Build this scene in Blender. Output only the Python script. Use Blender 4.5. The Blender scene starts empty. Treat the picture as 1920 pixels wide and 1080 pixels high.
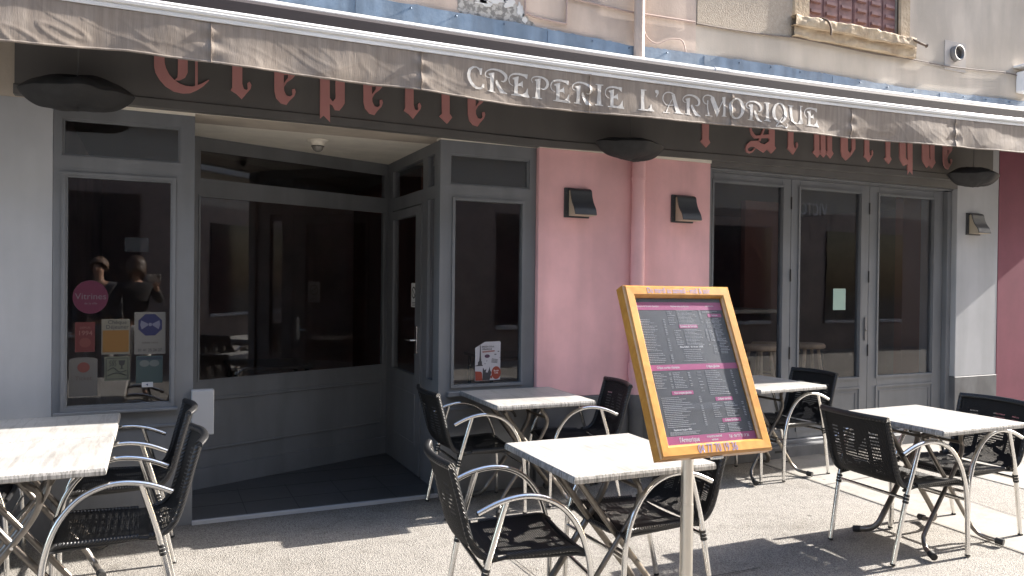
import bpy, math, random
from mathutils import Vector, Matrix, noise
from mathutils.geometry import tessellate_polygon
random.seed(7)
R = math.radians
scene = bpy.context.scene
# ---------------------------------------------------------------- camera
def setup_camera():
    cd = bpy.data.cameras.new('camera'); co = bpy.data.objects.new('camera', cd)
    scene.collection.objects.link(co)
    cd.sensor_fit = 'HORIZONTAL'; cd.sensor_width = 36.0
    cd.lens = 36.0 * 1441.4 / 1920.0
    cd.clip_start = 0.05; cd.clip_end = 400
    yaw, pit, rol = R(24.98163), R(-.49218), R(.65631)
    f = Vector((math.sin(yaw)*math.cos(pit), math.cos(yaw)*math.cos(pit), math.sin(pit)))
    r = Vector((math.cos(yaw), -math.sin(yaw), 0)); u = r.cross(f)
    r2 = math.cos(rol)*r + math.sin(rol)*u; u2 = -math.sin(rol)*r + math.cos(rol)*u
    m = Matrix((( r2.x, u2.x, -f.x, 0), (r2.y, u2.y, -f.y, -5.1168), (r2.z, u2.z, -f.z, 1.5225), (0,0,0,1)))
    co.matrix_world = m
    scene.camera = co
setup_camera()
# ---------------------------------------------------------------- sky, sun, exposure
SUN = Vector((1.74, -.09, 1.0)).normalized()
world = bpy.data.worlds.new('World'); scene.world = world; world.use_nodes = True
wn = world.node_tree.nodes; wl = world.node_tree.links
sky = wn.new('ShaderNodeTexSky'); sky.sky_type = 'NISHITA'; sky.sun_disc = False
sky.sun_elevation = math.asin(SUN.z); sky.sun_rotation = math.atan2(SUN.x, SUN.y)
sky.dust_density = 2.0
wn['Background'].inputs['Strength'].default_value = .15
wl.new(sky.outputs[0], wn['Background'].inputs[0])
sd = bpy.data.lights.new('sun', 'SUN'); sd.energy = 5.0; sd.angle = R(.55); sd.color = (1.0, .94, .86)
so = bpy.data.objects.new('sun', sd); scene.collection.objects.link(so)
so.rotation_euler = SUN.to_track_quat('Z', 'Y').to_euler()
scene.view_settings.view_transform = 'Standard'; scene.view_settings.look = 'None'
scene.view_settings.exposure = 2.05; scene.view_settings.gamma = 1
# ---------------------------------------------------------------- helpers
class MB:
    def __init__(s): s.v = []; s.f = []; s.sm = []; s.uv = {}; s.mi = []
    def face(s, ids, smooth=False, mi=0): s.f.append(tuple(ids)); s.sm.append(smooth); s.mi.append(mi); return len(s.f)-1
    def box(s, x0, x1, y0, y1, z0, z1, mi=0, b=0.0):
        if x1 < x0: x0, x1 = x1, x0
        if y1 < y0: y0, y1 = y1, y0
        if z1 < z0: z0, z1 = z1, z0
        b = min(b, (x1-x0)*.45, (y1-y0)*.45, (z1-z0)*.45)
        n = len(s.v)
        if b <= 0:
            s.v += [(x,y,z) for x in (x0,x1) for y in (y0,y1) for z in (z0,z1)]
            for q in ((0,1,3,2),(4,6,7,5),(0,4,5,1),(2,3,7,6),(0,2,6,4),(1,5,7,3)): s.face([n+i for i in q], mi=mi)
            return s
        # chamfered box : 24 verts
        idx = {}
        for X in (0,1):
            for Y in (0,1):
                for Z in (0,1):
                    px, py, pz = (x0,x1)[X], (y0,y1)[Y], (z0,z1)[Z]
                    dx, dy, dz = (b,-b)[X], (b,-b)[Y], (b,-b)[Z]
                    idx[X,Y,Z,'x'] = len(s.v); s.v.append((px, py+dy, pz+dz))
                    idx[X,Y,Z,'y'] = len(s.v); s.v.append((px+dx, py, pz+dz))
                    idx[X,Y,Z,'z'] = len(s.v); s.v.append((px+dx, py+dy, pz))
        for a in (0,1):
            q = [idx[a,0,0,'x'], idx[a,1,0,'x'], idx[a,1,1,'x'], idx[a,0,1,'x']]; s.face(q if a else q[::-1], mi=mi)
            q = [idx[0,a,0,'y'], idx[1,a,0,'y'], idx[1,a,1,'y'], idx[0,a,1,'y']]; s.face(q[::-1] if a else q, mi=mi)
            q = [idx[0,0,a,'z'], idx[1,0,a,'z'], idx[1,1,a,'z'], idx[0,1,a,'z']]; s.face(q if a else q[::-1], mi=mi)
        for a in (0,1):
            for c in (0,1):
                s.face([idx[0,a,c,'y'], idx[1,a,c,'y'], idx[1,a,c,'z'], idx[0,a,c,'z']], mi=mi)
                s.face([idx[a,0,c,'x'], idx[a,1,c,'x'], idx[a,1,c,'z'], idx[a,0,c,'z']], mi=mi)
                s.face([idx[a,c,0,'x'], idx[a,c,1,'x'], idx[a,c,1,'y'], idx[a,c,0,'y']], mi=mi)
        for X in (0,1):
            for Y in (0,1):
                for Z in (0,1): s.face([idx[X,Y,Z,k] for k in 'xyz'], mi=mi)
        return s
    def tube(s, pts, r, n=10, cap=True, ry=None, up=None, mi=0):
        P = [Vector(p) for p in pts]; m = len(P); st = len(s.v)
        rr = r if isinstance(r, (list, tuple)) else [r]*m
        T = [(P[min(i+1,m-1)]-P[max(i-1,0)]).normalized() for i in range(m)]
        a = Vector(up) if up else (Vector((0,0,1)) if abs(T[0].z) < .9 else Vector((0,1,0)))
        nrm = (a - T[0]*a.dot(T[0])).normalized()
        for i in range(m):
            nrm = (nrm - T[i]*nrm.dot(T[i])).normalized(); bi = T[i].cross(nrm)
            for k in range(n):
                t = 2*math.pi*k/n
                s.v.append(tuple(P[i] + nrm*(rr[i]*math.cos(t)) + bi*((ry or rr[i])*math.sin(t))))
        for i in range(m-1):
            for k in range(n):
                k2 = (k+1) % n
                s.face((st+i*n+k, st+i*n+k2, st+(i+1)*n+k2, st+(i+1)*n+k), True, mi)
        if cap:
            e = len(s.v); s.v += s.v[st:st+n] + s.v[st+(m-1)*n:st+m*n]; s.face([e+k for k in range(n)][::-1], mi=mi); s.face([e+n+k for k in range(n)], mi=mi)
        return s
    def prism(s, pts, axis, a, b, mi=0):
        """polygon pts in the plane across axis ('x','y','z'), from a to b along it"""
        def P(p, t):
            return {'x': (t,p[0],p[1]), 'y': (p[0],t,p[1]), 'z': (p[0],p[1],t)}[axis]
        n = len(s.v); k = len(pts)
        tri = tessellate_polygon([[Vector((p[0],p[1],0)) for p in pts]])
        for t in (a, b): s.v += [P(p, t) for p in pts]
        for q in tri:
            s.face([n+i for i in q], mi=mi); s.face([n+k+i for i in q][::-1], mi=mi)
        for i in range(k):
            j = (i+1) % k; s.face((n+i, n+j, n+k+j, n+k+i), mi=mi)
        return s
    def grid(s, fn, nu, nv, smooth=True, uv=None, mi=0):
        st = len(s.v)
        for i in range(nu+1):
            for j in range(nv+1): s.v.append(tuple(fn(i/nu, j/nv)))
        for i in range(nu):
            for j in range(nv):
                a = st+i*(nv+1)+j
                k = s.face((a, a+nv+1, a+nv+2, a+1), smooth, mi)
                if uv: s.uv[k] = [uv(i/nu,j/nv), uv((i+1)/nu,j/nv), uv((i+1)/nu,(j+1)/nv), uv(i/nu,(j+1)/nv)]
        return s
    def lathe(s, prof, c=(0,0,0), n=24, mi=0):
        st = len(s.v)
        for (r, z) in prof:
            for k in range(n):
                t = 2*math.pi*k/n; s.v.append((c[0]+r*math.cos(t), c[1]+r*math.sin(t), c[2]+z))
        for i in range(len(prof)-1):
            for k in range(n):
                k2 = (k+1) % n; s.face((st+i*n+k, st+i*n+k2, st+(i+1)*n+k2, st+(i+1)*n+k), True, mi)
        return s
    def build(s, name, mat, parent=None):
        me = bpy.data.meshes.new(name); me.from_pydata(s.v, [], s.f); me.update()
        me.polygons.foreach_set('use_smooth', s.sm)
        mats = mat if isinstance(mat, (list, tuple)) else [mat]
        for m in mats: me.materials.append(m)
        if len(mats) > 1: me.polygons.foreach_set('material_index', s.mi)
        if s.uv:
            l = me.uv_layers.new(name='UVMap')
            for k, q in s.uv.items():
                p = me.polygons[k]
                for li, uvc in zip(p.loop_indices, q): l.data[li].uv = uvc
        me.update()
        o = bpy.data.objects.new(name, me); scene.collection.objects.link(o)
        if parent: o.parent = parent
        return o
def cr(pts, k=6):
    """smooth a polyline (Catmull-Rom)"""
    P = [Vector(p) for p in pts]; o = []
    for i in range(len(P)-1):
        p0, p1, p2, p3 = P[max(i-1,0)], P[i], P[i+1], P[min(i+2,len(P)-1)]
        for j in range(k):
            t = j/k
            o.append(.5*((2*p1)+(p2-p0)*t+(2*p0-5*p1+4*p2-p3)*t*t+(-p0+3*p1-3*p2+p3)*t**3))
    o.append(P[-1]); return o
def tag(o, label=None, cat=None, group=None, kind=None):
    if label: o['label'] = label
    if cat: o['category'] = cat
    if group: o['group'] = group
    if kind: o['kind'] = kind
    return o
def empty(name, loc=(0,0,0), rz=0, **k):
    o = bpy.data.objects.new(name, None); scene.collection.objects.link(o)
    o.location = loc; o.rotation_euler = (0,0,rz); o.empty_display_size = .1
    return tag(o, **k)
def copy_tree(o, parent=None):
    c = o.copy(); scene.collection.objects.link(c)
    if parent: c.parent = parent
    for ch in list(o.children): copy_tree(ch, c)
    return c
# ---------------------------------------------------------------- materials
MATS = {}
def mat(name, col, rough=.6, metal=0.0, spec=.5, var=.0, vs=3.0, col2=None, bump=0.0, bs=80.0, bd=.002, detail=6, coat=0.0, stretch=None, ramp=(.35,.65), dirt=None):
    if name in MATS: return MATS[name]
    m = bpy.data.materials.new(name); m.use_nodes = True; MATS[name] = m
    nt = m.node_tree; N = nt.nodes; L = nt.links; p = N['Principled BSDF']
    p.inputs['Roughness'].default_value = rough; p.inputs['Metallic'].default_value = metal
    p.inputs['Specular IOR Level'].default_value = spec
    p.inputs['Coat Weight'].default_value = coat
    p.inputs['Base Color'].default_value = (*col, 1)
    tc = N.new('ShaderNodeTexCoord'); src = tc.outputs['Object']
    if stretch:
        mp = N.new('ShaderNodeMapping'); mp.inputs['Scale'].default_value = stretch; L.new(src, mp.inputs[0]); src = mp.outputs[0]
    out = None
    if col2 or var:
        nz = N.new('ShaderNodeTexNoise'); nz.inputs['Scale'].default_value = vs; nz.inputs['Detail'].default_value = detail; nz.inputs['Roughness'].default_value = .6
        L.new(src, nz.inputs['Vector'])
        rp = N.new('ShaderNodeValToRGB'); L.new(nz.outputs['Fac'], rp.inputs[0])
        c2 = col2 or tuple(min(1, c*(1+var)) for c in col); c1 = col if col2 else tuple(c*(1-var) for c in col)
        rp.color_ramp.elements[0].position = ramp[0]; rp.color_ramp.elements[1].position = ramp[1]
        rp.color_ramp.elements[0].color = (*c1, 1); rp.color_ramp.elements[1].color = (*c2, 1)
        out = rp.outputs[0]
    if dirt:
        # stains running down: noise stretched along z, multiplied in
        mp2 = N.new('ShaderNodeMapping'); mp2.inputs['Scale'].default_value = dirt[1]; L.new(tc.outputs['Object'], mp2.inputs[0])
        n2 = N.new('ShaderNodeTexNoise'); n2.inputs['Scale'].default_value = 1; n2.inputs['Detail'].default_value = 8; L.new(mp2.outputs[0], n2.inputs['Vector'])
        r2 = N.new('ShaderNodeValToRGB'); r2.color_ramp.elements[0].position = .42; r2.color_ramp.elements[1].position = .6
        r2.color_ramp.elements[0].color = (dirt[0],)*3 + (1,); r2.color_ramp.elements[1].color = (1,1,1,1)
        L.new(n2.outputs['Fac'], r2.inputs[0])
        mx = N.new('ShaderNodeMix'); mx.data_type = 'RGBA'; mx.blend_type = 'MULTIPLY'; mx.inputs[0].default_value = 1
        if out: L.new(out, mx.inputs[6])
        else: mx.inputs[6].default_value = (*col, 1)
        L.new(r2.outputs[0], mx.inputs[7]); out = mx.outputs[2]
    if out: L.new(out, p.inputs['Base Color'])
    if bump:
        nb = N.new('ShaderNodeTexNoise'); nb.inputs['Scale'].default_value = bs; nb.inputs['Detail'].default_value = 6; L.new(src, nb.inputs['Vector'])
        b = N.new('ShaderNodeBump'); b.inputs['Strength'].default_value = bump; b.inputs['Distance'].default_value = bd
        L.new(nb.outputs['Fac'], b.inputs['Height']); L.new(b.outputs[0], p.inputs['Normal'])
    return m
def glass_mat(name, tint=(.8,.8,.8), ior=1.5, rough=0.0, extra=.0):
    m = bpy.data.materials.new(name); m.use_nodes = True; nt = m.node_tree; N = nt.nodes; L = nt.links
    N.remove(N['Principled BSDF']); out = N['Material Output']
    t = N.new('ShaderNodeBsdfTransparent'); t.inputs[0].default_value = (*tint, 1)
    g = N.new('ShaderNodeBsdfGlossy'); g.inputs['Roughness'].default_value = rough
    ge = N.new('ShaderNodeNewGeometry'); dt = N.new('ShaderNodeVectorMath'); dt.operation = 'DOT_PRODUCT'
    L.new(ge.outputs['Normal'], dt.inputs[0]); L.new(ge.outputs['Incoming'], dt.inputs[1])
    def M(op, a, b):
        n = N.new('ShaderNodeMath'); n.operation = op
        for i, q in enumerate((a, b)):
            if isinstance(q, (int, float)): n.inputs[i].default_value = q
            elif q is not None: L.new(q, n.inputs[i])
        return n.outputs[0]
    f0 = ((ior-1)/(ior+1))**2
    sch = M('ADD', M('MULTIPLY', M('POWER', M('SUBTRACT', 1.0, M('ABSOLUTE', dt.outputs['Value'], None)), 5.0), 1-f0), f0)
    mx = N.new('ShaderNodeMixShader')
    ad = N.new('ShaderNodeMath'); ad.operation = 'ADD'; ad.inputs[1].default_value = extra; ad.use_clamp = True
    L.new(sch, ad.inputs[0]); L.new(ad.outputs[0], mx.inputs[0]); L.new(t.outputs[0], mx.inputs[1]); L.new(g.outputs[0], mx.inputs[2]); L.new(mx.outputs[0], out.inputs[0])
    # slight waviness of the pane
    tc = N.new('ShaderNodeTexCoord'); nz = N.new('ShaderNodeTexNoise'); nz.inputs['Scale'].default_value = 2.0
    b = N.new('ShaderNodeBump'); b.inputs['Strength'].default_value = .02; b.inputs['Distance'].default_value = .02
    L.new(tc.outputs['Object'], nz.inputs['Vector']); L.new(nz.outputs['Fac'], b.inputs['Height']); L.new(b.outputs[0], g.inputs['Normal'])
    return m
GLASS = glass_mat('window_glass', (.88,.88,.89), 1.62)
GREY = mat('grey_paint', (.185,.193,.205), .42, var=.07, vs=2.2, bump=.12, bs=120, dirt=(.86,(5,5,.7)))
FASC = mat('fascia_paint', (.135,.130,.126), .55, var=.06, vs=1.6, bump=.1, bs=60, dirt=(.88,(4,4,.6)))
PINK = mat('pink_render', (.86,.50,.51), .85, var=.07, vs=2.5, bump=.25, bs=90, bd=.0025, dirt=(.86,(3,3,.6)))
ROSE = mat('rose_letters', (.56,.265,.255), .6, var=.05, vs=4)
LGREY = mat('pale_grey_render', (.45,.458,.475), .85, var=.05, vs=2, bump=.25, bs=120, bd=.001, dirt=(.88,(3,3,.5)))
PLINTH = mat('plinth_paint', (.15,.153,.16), .7, var=.1, vs=5, bump=.3, bs=110, bd=.001, dirt=(.75,(6,6,3)))
BURG = mat('burgundy_render', (.20,.055,.085), .8, var=.08, vs=3, bump=.25, bs=120, bd=.001)
CREAM = mat('cream_ceiling', (.84,.79,.69), .9, var=.06, vs=6, bump=.6, bs=160, bd=.003)
ALU = mat('polished_aluminium', (.80,.79,.77), .2, metal=1.0, var=.05, vs=30, bump=.05, bs=40, stretch=(1,1,.2))
WHITEM = mat('white_lacquered_metal', (.86,.85,.83), .35, var=.04, vs=3, bump=.03, bs=40, dirt=(.8,(1,8,8)))
BLACKP = mat('black_plastic', (.018,.018,.019), .45)
RUBBER = mat('black_rubber', (.02,.02,.02), .7)
LEGM = mat('table_leg_metal', (.21,.19,.17), .3, metal=.75, var=.12, vs=40, bump=.06, bs=60)
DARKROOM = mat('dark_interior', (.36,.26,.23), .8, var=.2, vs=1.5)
WHITE = mat('white_print', (.78,.77,.76), .6)
BLACK = mat('black_print', (.02,.02,.022), .5)
def weave_mat(name, holes, thr=.46):
    m = bpy.data.materials.new(name); m.use_nodes = True; nt = m.node_tree; N = nt.nodes; L = nt.links
    p = N['Principled BSDF']; p.inputs['Base Color'].default_value = (.013,.0125,.0125,1); p.inputs['Roughness'].default_value = .55; p.inputs['Specular IOR Level'].default_value = .25
    uv = N.new('ShaderNodeUVMap'); uv.uv_map = 'UVMap'; sp = N.new('ShaderNodeSeparateXYZ'); L.new(uv.outputs[0], sp.inputs[0])
    def M(op, a, b=None, c=None):
        n = N.new('ShaderNodeMath'); n.operation = op
        for i, q in enumerate((a, b, c)):
            if q is None: continue
            if isinstance(q, (int, float)): n.inputs[i].default_value = q
            else: L.new(q, n.inputs[i])
        return n.outputs[0]
    # u across in m, v along in m
    su = M('SINE', M('MULTIPLY', sp.outputs[0], 2*math.pi/.0082)); sv = M('SINE', M('MULTIPLY', sp.outputs[1], 2*math.pi/.0095))
    h = M('ADD', su, sv)
    b = N.new('ShaderNodeBump'); b.inputs['Strength'].default_value = .7; b.inputs['Distance'].default_value = .0025
    L.new(M('MULTIPLY', su, sv), b.inputs['Height']); L.new(b.outputs[0], p.inputs['Normal'])
    if holes:
        hole = M('MULTIPLY', M('GREATER_THAN', su, .42), M('GREATER_THAN', sv, .35))
        au = M('ABSOLUTE', sp.outputs[0]); 
        mask = M('MULTIPLY', M('LESS_THAN', au, .155), M('MULTIPLY', M('GREATER_THAN', sp.outputs[1], .05), M('LESS_THAN', sp.outputs[1], holes)))
        # solid bands of the pattern
        band = M('LESS_THAN', M('ABSOLUTE', M('SUBTRACT', au, .095)), .011)
        mask = M('MULTIPLY', mask, M('SUBTRACT', 1.0, band))
        nz = N.new('ShaderNodeTexNoise'); nz.inputs['Scale'].default_value = 9; L.new(uv.outputs[0], nz.inputs['Vector'])
        mask = M('MULTIPLY', mask, M('GREATER_THAN', nz.outputs['Fac'], thr))
        f = M('MULTIPLY', hole, mask)
        t = N.new('ShaderNodeBsdfTransparent'); mx = N.new('ShaderNodeMixShader')
        L.new(f, mx.inputs[0]); L.new(p.outputs[0], mx.inputs[1]); L.new(t.outputs[0], mx.inputs[2]); L.new(mx.outputs[0], N['Material Output'].inputs[0])
    return m
WSEAT = weave_mat('woven_seat', .33, .47); WBACK = weave_mat('woven_back', .36)
def wrap_mat():
    m = bpy.data.materials.new('wrapped_cane'); m.use_nodes = True; nt = m.node_tree; N = nt.nodes; L = nt.links
    p = N['Principled BSDF']; p.inputs['Base Color'].default_value = (.018,.018,.019,1); p.inputs['Roughness'].default_value = .33
    tc = N.new('ShaderNodeTexCoord'); w = N.new('ShaderNodeTexWave'); w.bands_direction = 'DIAGONAL'; w.inputs['Scale'].default_value = 45; w.inputs['Distortion'].default_value = .4
    L.new(tc.outputs['Object'], w.inputs['Vector']); b = N.new('ShaderNodeBump'); b.inputs['Strength'].default_value = .8; b.inputs['Distance'].default_value = .003
    L.new(w.outputs['Fac'], b.inputs['Height']); L.new(b.outputs[0], p.inputs['Normal']); return m
WRAP = wrap_mat()
def wood_table_mat():
    m = bpy.data.materials.new('whitewashed_wood'); m.use_nodes = True; nt = m.node_tree; N = nt.nodes; L = nt.links
    p = N['Principled BSDF']; p.inputs['Roughness'].default_value = .38; p.inputs['Specular IOR Level'].default_value = .4
    tc = N.new('ShaderNodeTexCoord'); oi = N.new('ShaderNodeObjectInfo')
    vm = N.new('ShaderNodeVectorMath'); vm.operation = 'ADD'; L.new(tc.outputs['Object'], vm.inputs[0]); L.new(oi.outputs['Location'], vm.inputs[1])
    def nz(scale, vec, det=6, dist=0):
        mp = N.new('ShaderNodeMapping'); mp.inputs['Scale'].default_value = vec; L.new(vm.outputs[0], mp.inputs[0])
        n = N.new('ShaderNodeTexNoise'); n.inputs['Scale'].default_value = scale; n.inputs['Detail'].default_value = det; n.inputs['Distortion'].default_value = dist
        L.new(mp.outputs[0], n.inputs['Vector']); return n.outputs['Fac']
    def ramp(src, a, ca, b, cb):
        r = N.new('ShaderNodeValToRGB'); r.color_ramp.elements[0].position = a; r.color_ramp.elements[1].position = b
        r.color_ramp.elements[0].color = (*ca,1); r.color_ramp.elements[1].color = (*cb,1); L.new(src, r.inputs[0]); return r.outputs[0]
    def mul(a, b):
        x = N.new('ShaderNodeMix'); x.data_type = 'RGBA'; x.blend_type = 'MULTIPLY'; x.inputs[0].default_value = 1; L.new(a, x.inputs[6]); L.new(b, x.inputs[7]); return x.outputs[2]
    base = ramp(nz(2.2, (1,2.5,1)), .35, (.32,.312,.297), .65, (.40,.392,.375))
    streak = ramp(nz(5, (9,.8,4), 8, .8), .33, (.76,.75,.74), .50, (1,1,1))
    fine = ramp(nz(18, (30,1.5,8), 6, .3), .34, (.80,.79,.78), .52, (1,1,1))
    c = mul(mul(base, streak), fine)
    pink = ramp(nz(3, (3,1,1), 3), .5, (1,1,1), .75, (1.0,.97,.95)); c = mul(c, pink)
    L.new(c, p.inputs['Base Color'])
    b = N.new('ShaderNodeBump'); b.inputs['Strength'].default_value = .25; b.inputs['Distance'].default_value = .001
    L.new(nz(18, (30,1.5,8), 6, .3), b.inputs['Height']); L.new(b.outputs[0], p.inputs['Normal'])
    return m
WOODT = wood_table_mat()
EDGE = mat('tabletop_edge', (.17,.165,.155), .5, col2=(.42,.405,.385), vs=10, stretch=(15,15,.5), detail=2, bump=.3, bs=30)
def ground_mat(name, rough_agg):
    m = bpy.data.materials.new(name); m.use_nodes = True; nt = m.node_tree; N = nt.nodes; L = nt.links
    p = N['Principled BSDF']; p.inputs['Roughness'].default_value = .85; p.inputs['Specular IOR Level'].default_value = .3
    tc = N.new('ShaderNodeTexCoord')
    def nz(scale, det=5, rg=.6):
        n = N.new('ShaderNodeTexNoise'); n.inputs['Scale'].default_value = scale; n.inputs['Detail'].default_value = det; n.inputs['Roughness'].default_value = rg
        L.new(tc.outputs['Object'], n.inputs['Vector']); return n.outputs['Fac']
    def ramp(src, *st):
        r = N.new('ShaderNodeValToRGB'); e = r.color_ramp.elements
        while len(e) < len(st): e.new(.5)
        for i, (a, c) in enumerate(st): e[i].position = a; e[i].color = (*c,1)
        L.new(src, r.inputs[0]); return r.outputs[0]
    def mul(a, b):
        x = N.new('ShaderNodeMix'); x.data_type = 'RGBA'; x.blend_type = 'MULTIPLY'; x.inputs[0].default_value = 1; L.new(a, x.inputs[6]); L.new(b, x.inputs[7]); return x.outputs[2]
    big = ramp(nz(.9, 6), (.3,(.86,.86,.86)), (.7,(1,1,1)))
    if rough_agg:
        v = N.new('ShaderNodeTexVoronoi'); v.inputs['Scale'].default_value = 150; v.feature = 'F1'; L.new(tc.outputs['Object'], v.inputs['Vector'])
        grit = nz(170, 3, .7)
        col = ramp(v.outputs['Distance'], (.05,(.315,.298,.272)), (.45,(.27,.254,.232)), (.68,(.145,.136,.125)))
        c2 = ramp(grit, (.34,(.74,.73,.71)), (.5,(1,1,1)), (.66,(1.12,1.11,1.10)))
        c = mul(mul(col, c2), big)
        spots = ramp(nz(7, 4, .7), (.33,(.85,.84,.83)), (.5,(1,1,1))); c = mul(c, spots)
        b = N.new('ShaderNodeBump'); b.inputs['Strength'].default_value = .9; b.inputs['Distance'].default_value = .004; b.invert = True
        L.new(v.outputs['Distance'], b.inputs['Height'])
        b2 = N.new('ShaderNodeBump'); b2.inputs['Strength'].default_value = .5; b2.inputs['Distance'].default_value = .003
        L.new(grit, b2.inputs['Height']); L.new(b.outputs[0], b2.inputs['Normal']); L.new(b2.outputs[0], p.inputs['Normal'])
    else:
        c = mul(ramp(nz(60, 8, .7), (.3,(.225,.211,.193)), (.55,(.265,.25,.228)), (.75,(.285,.27,.247))), big)
        c = mul(c, ramp(nz(4, 6, .7), (.3,(.82,.81,.8)), (.5,(1,1,1))))
        b = N.new('ShaderNodeBump'); b.inputs['Strength'].default_value = .35; b.inputs['Distance'].default_value = .002
        L.new(nz(150, 4), b.inputs['Height']); L.new(b.outputs[0], p.inputs['Normal'])
    # dirt gathered in an uneven strip along the wall base, and old gum spots
    sx = N.new('ShaderNodeSeparateXYZ'); L.new(tc.outputs['Object'], sx.inputs[0])
    ed = N.new('ShaderNodeMath'); ed.operation = 'MULTIPLY_ADD'; ed.inputs[1].default_value = .35; L.new(nz(3.5, 6, .7), ed.inputs[0]); L.new(sx.outputs['Y'], ed.inputs[2])
    c = mul(c, ramp(ed.outputs[0], (.02,(1,1,1)), (.17,(.66,.65,.64)), (.26,(.5,.49,.48))))
    vg = N.new('ShaderNodeTexVoronoi'); vg.inputs['Scale'].default_value = 2.3; L.new(tc.outputs['Object'], vg.inputs['Vector'])
    c = mul(c, ramp(vg.outputs['Distance'], (.035,(.55,.54,.53)), (.05,(1,1,1))))
    c = mul(c, ramp(nz(1.7, 8, .75), (.36,(.80,.79,.78)), (.47,(1,1,1))))
    L.new(c, p.inputs['Base Color']); return m
AGG = ground_mat('exposed_aggregate', True); SLAB = ground_mat('smooth_concrete', False)
def text_obj(body, size, m, parent, mw, name='lettering', align='CENTER', bold=0.0, squeeze=1.0):
    cu = bpy.data.curves.new('t', 'FONT'); cu.body = body; cu.size = size; cu.align_x = align; cu.align_y = 'CENTER'; cu.resolution_u = 3; cu.offset = bold
    t = bpy.data.objects.new('t', cu); scene.collection.objects.link(t)
    bpy.context.view_layer.update()
    dg = bpy.context.evaluated_depsgraph_get()
    me = bpy.data.meshes.new_from_object(t.evaluated_get(dg)); me.name = name
    bpy.data.objects.remove(t); bpy.data.curves.remove(cu)
    me.transform(Matrix.Diagonal((squeeze,1,1,1))); me.transform(mw)
    me.materials.clear(); me.materials.append(m)
    o = bpy.data.objects.new(name, me); scene.collection.objects.link(o); o.parent = parent
    return o
def wallmat(x, y, z):  # local text plane facing -Y
    return Matrix.Translation((x,y,z)) @ Matrix.Rotation(R(90), 4, 'X')
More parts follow.
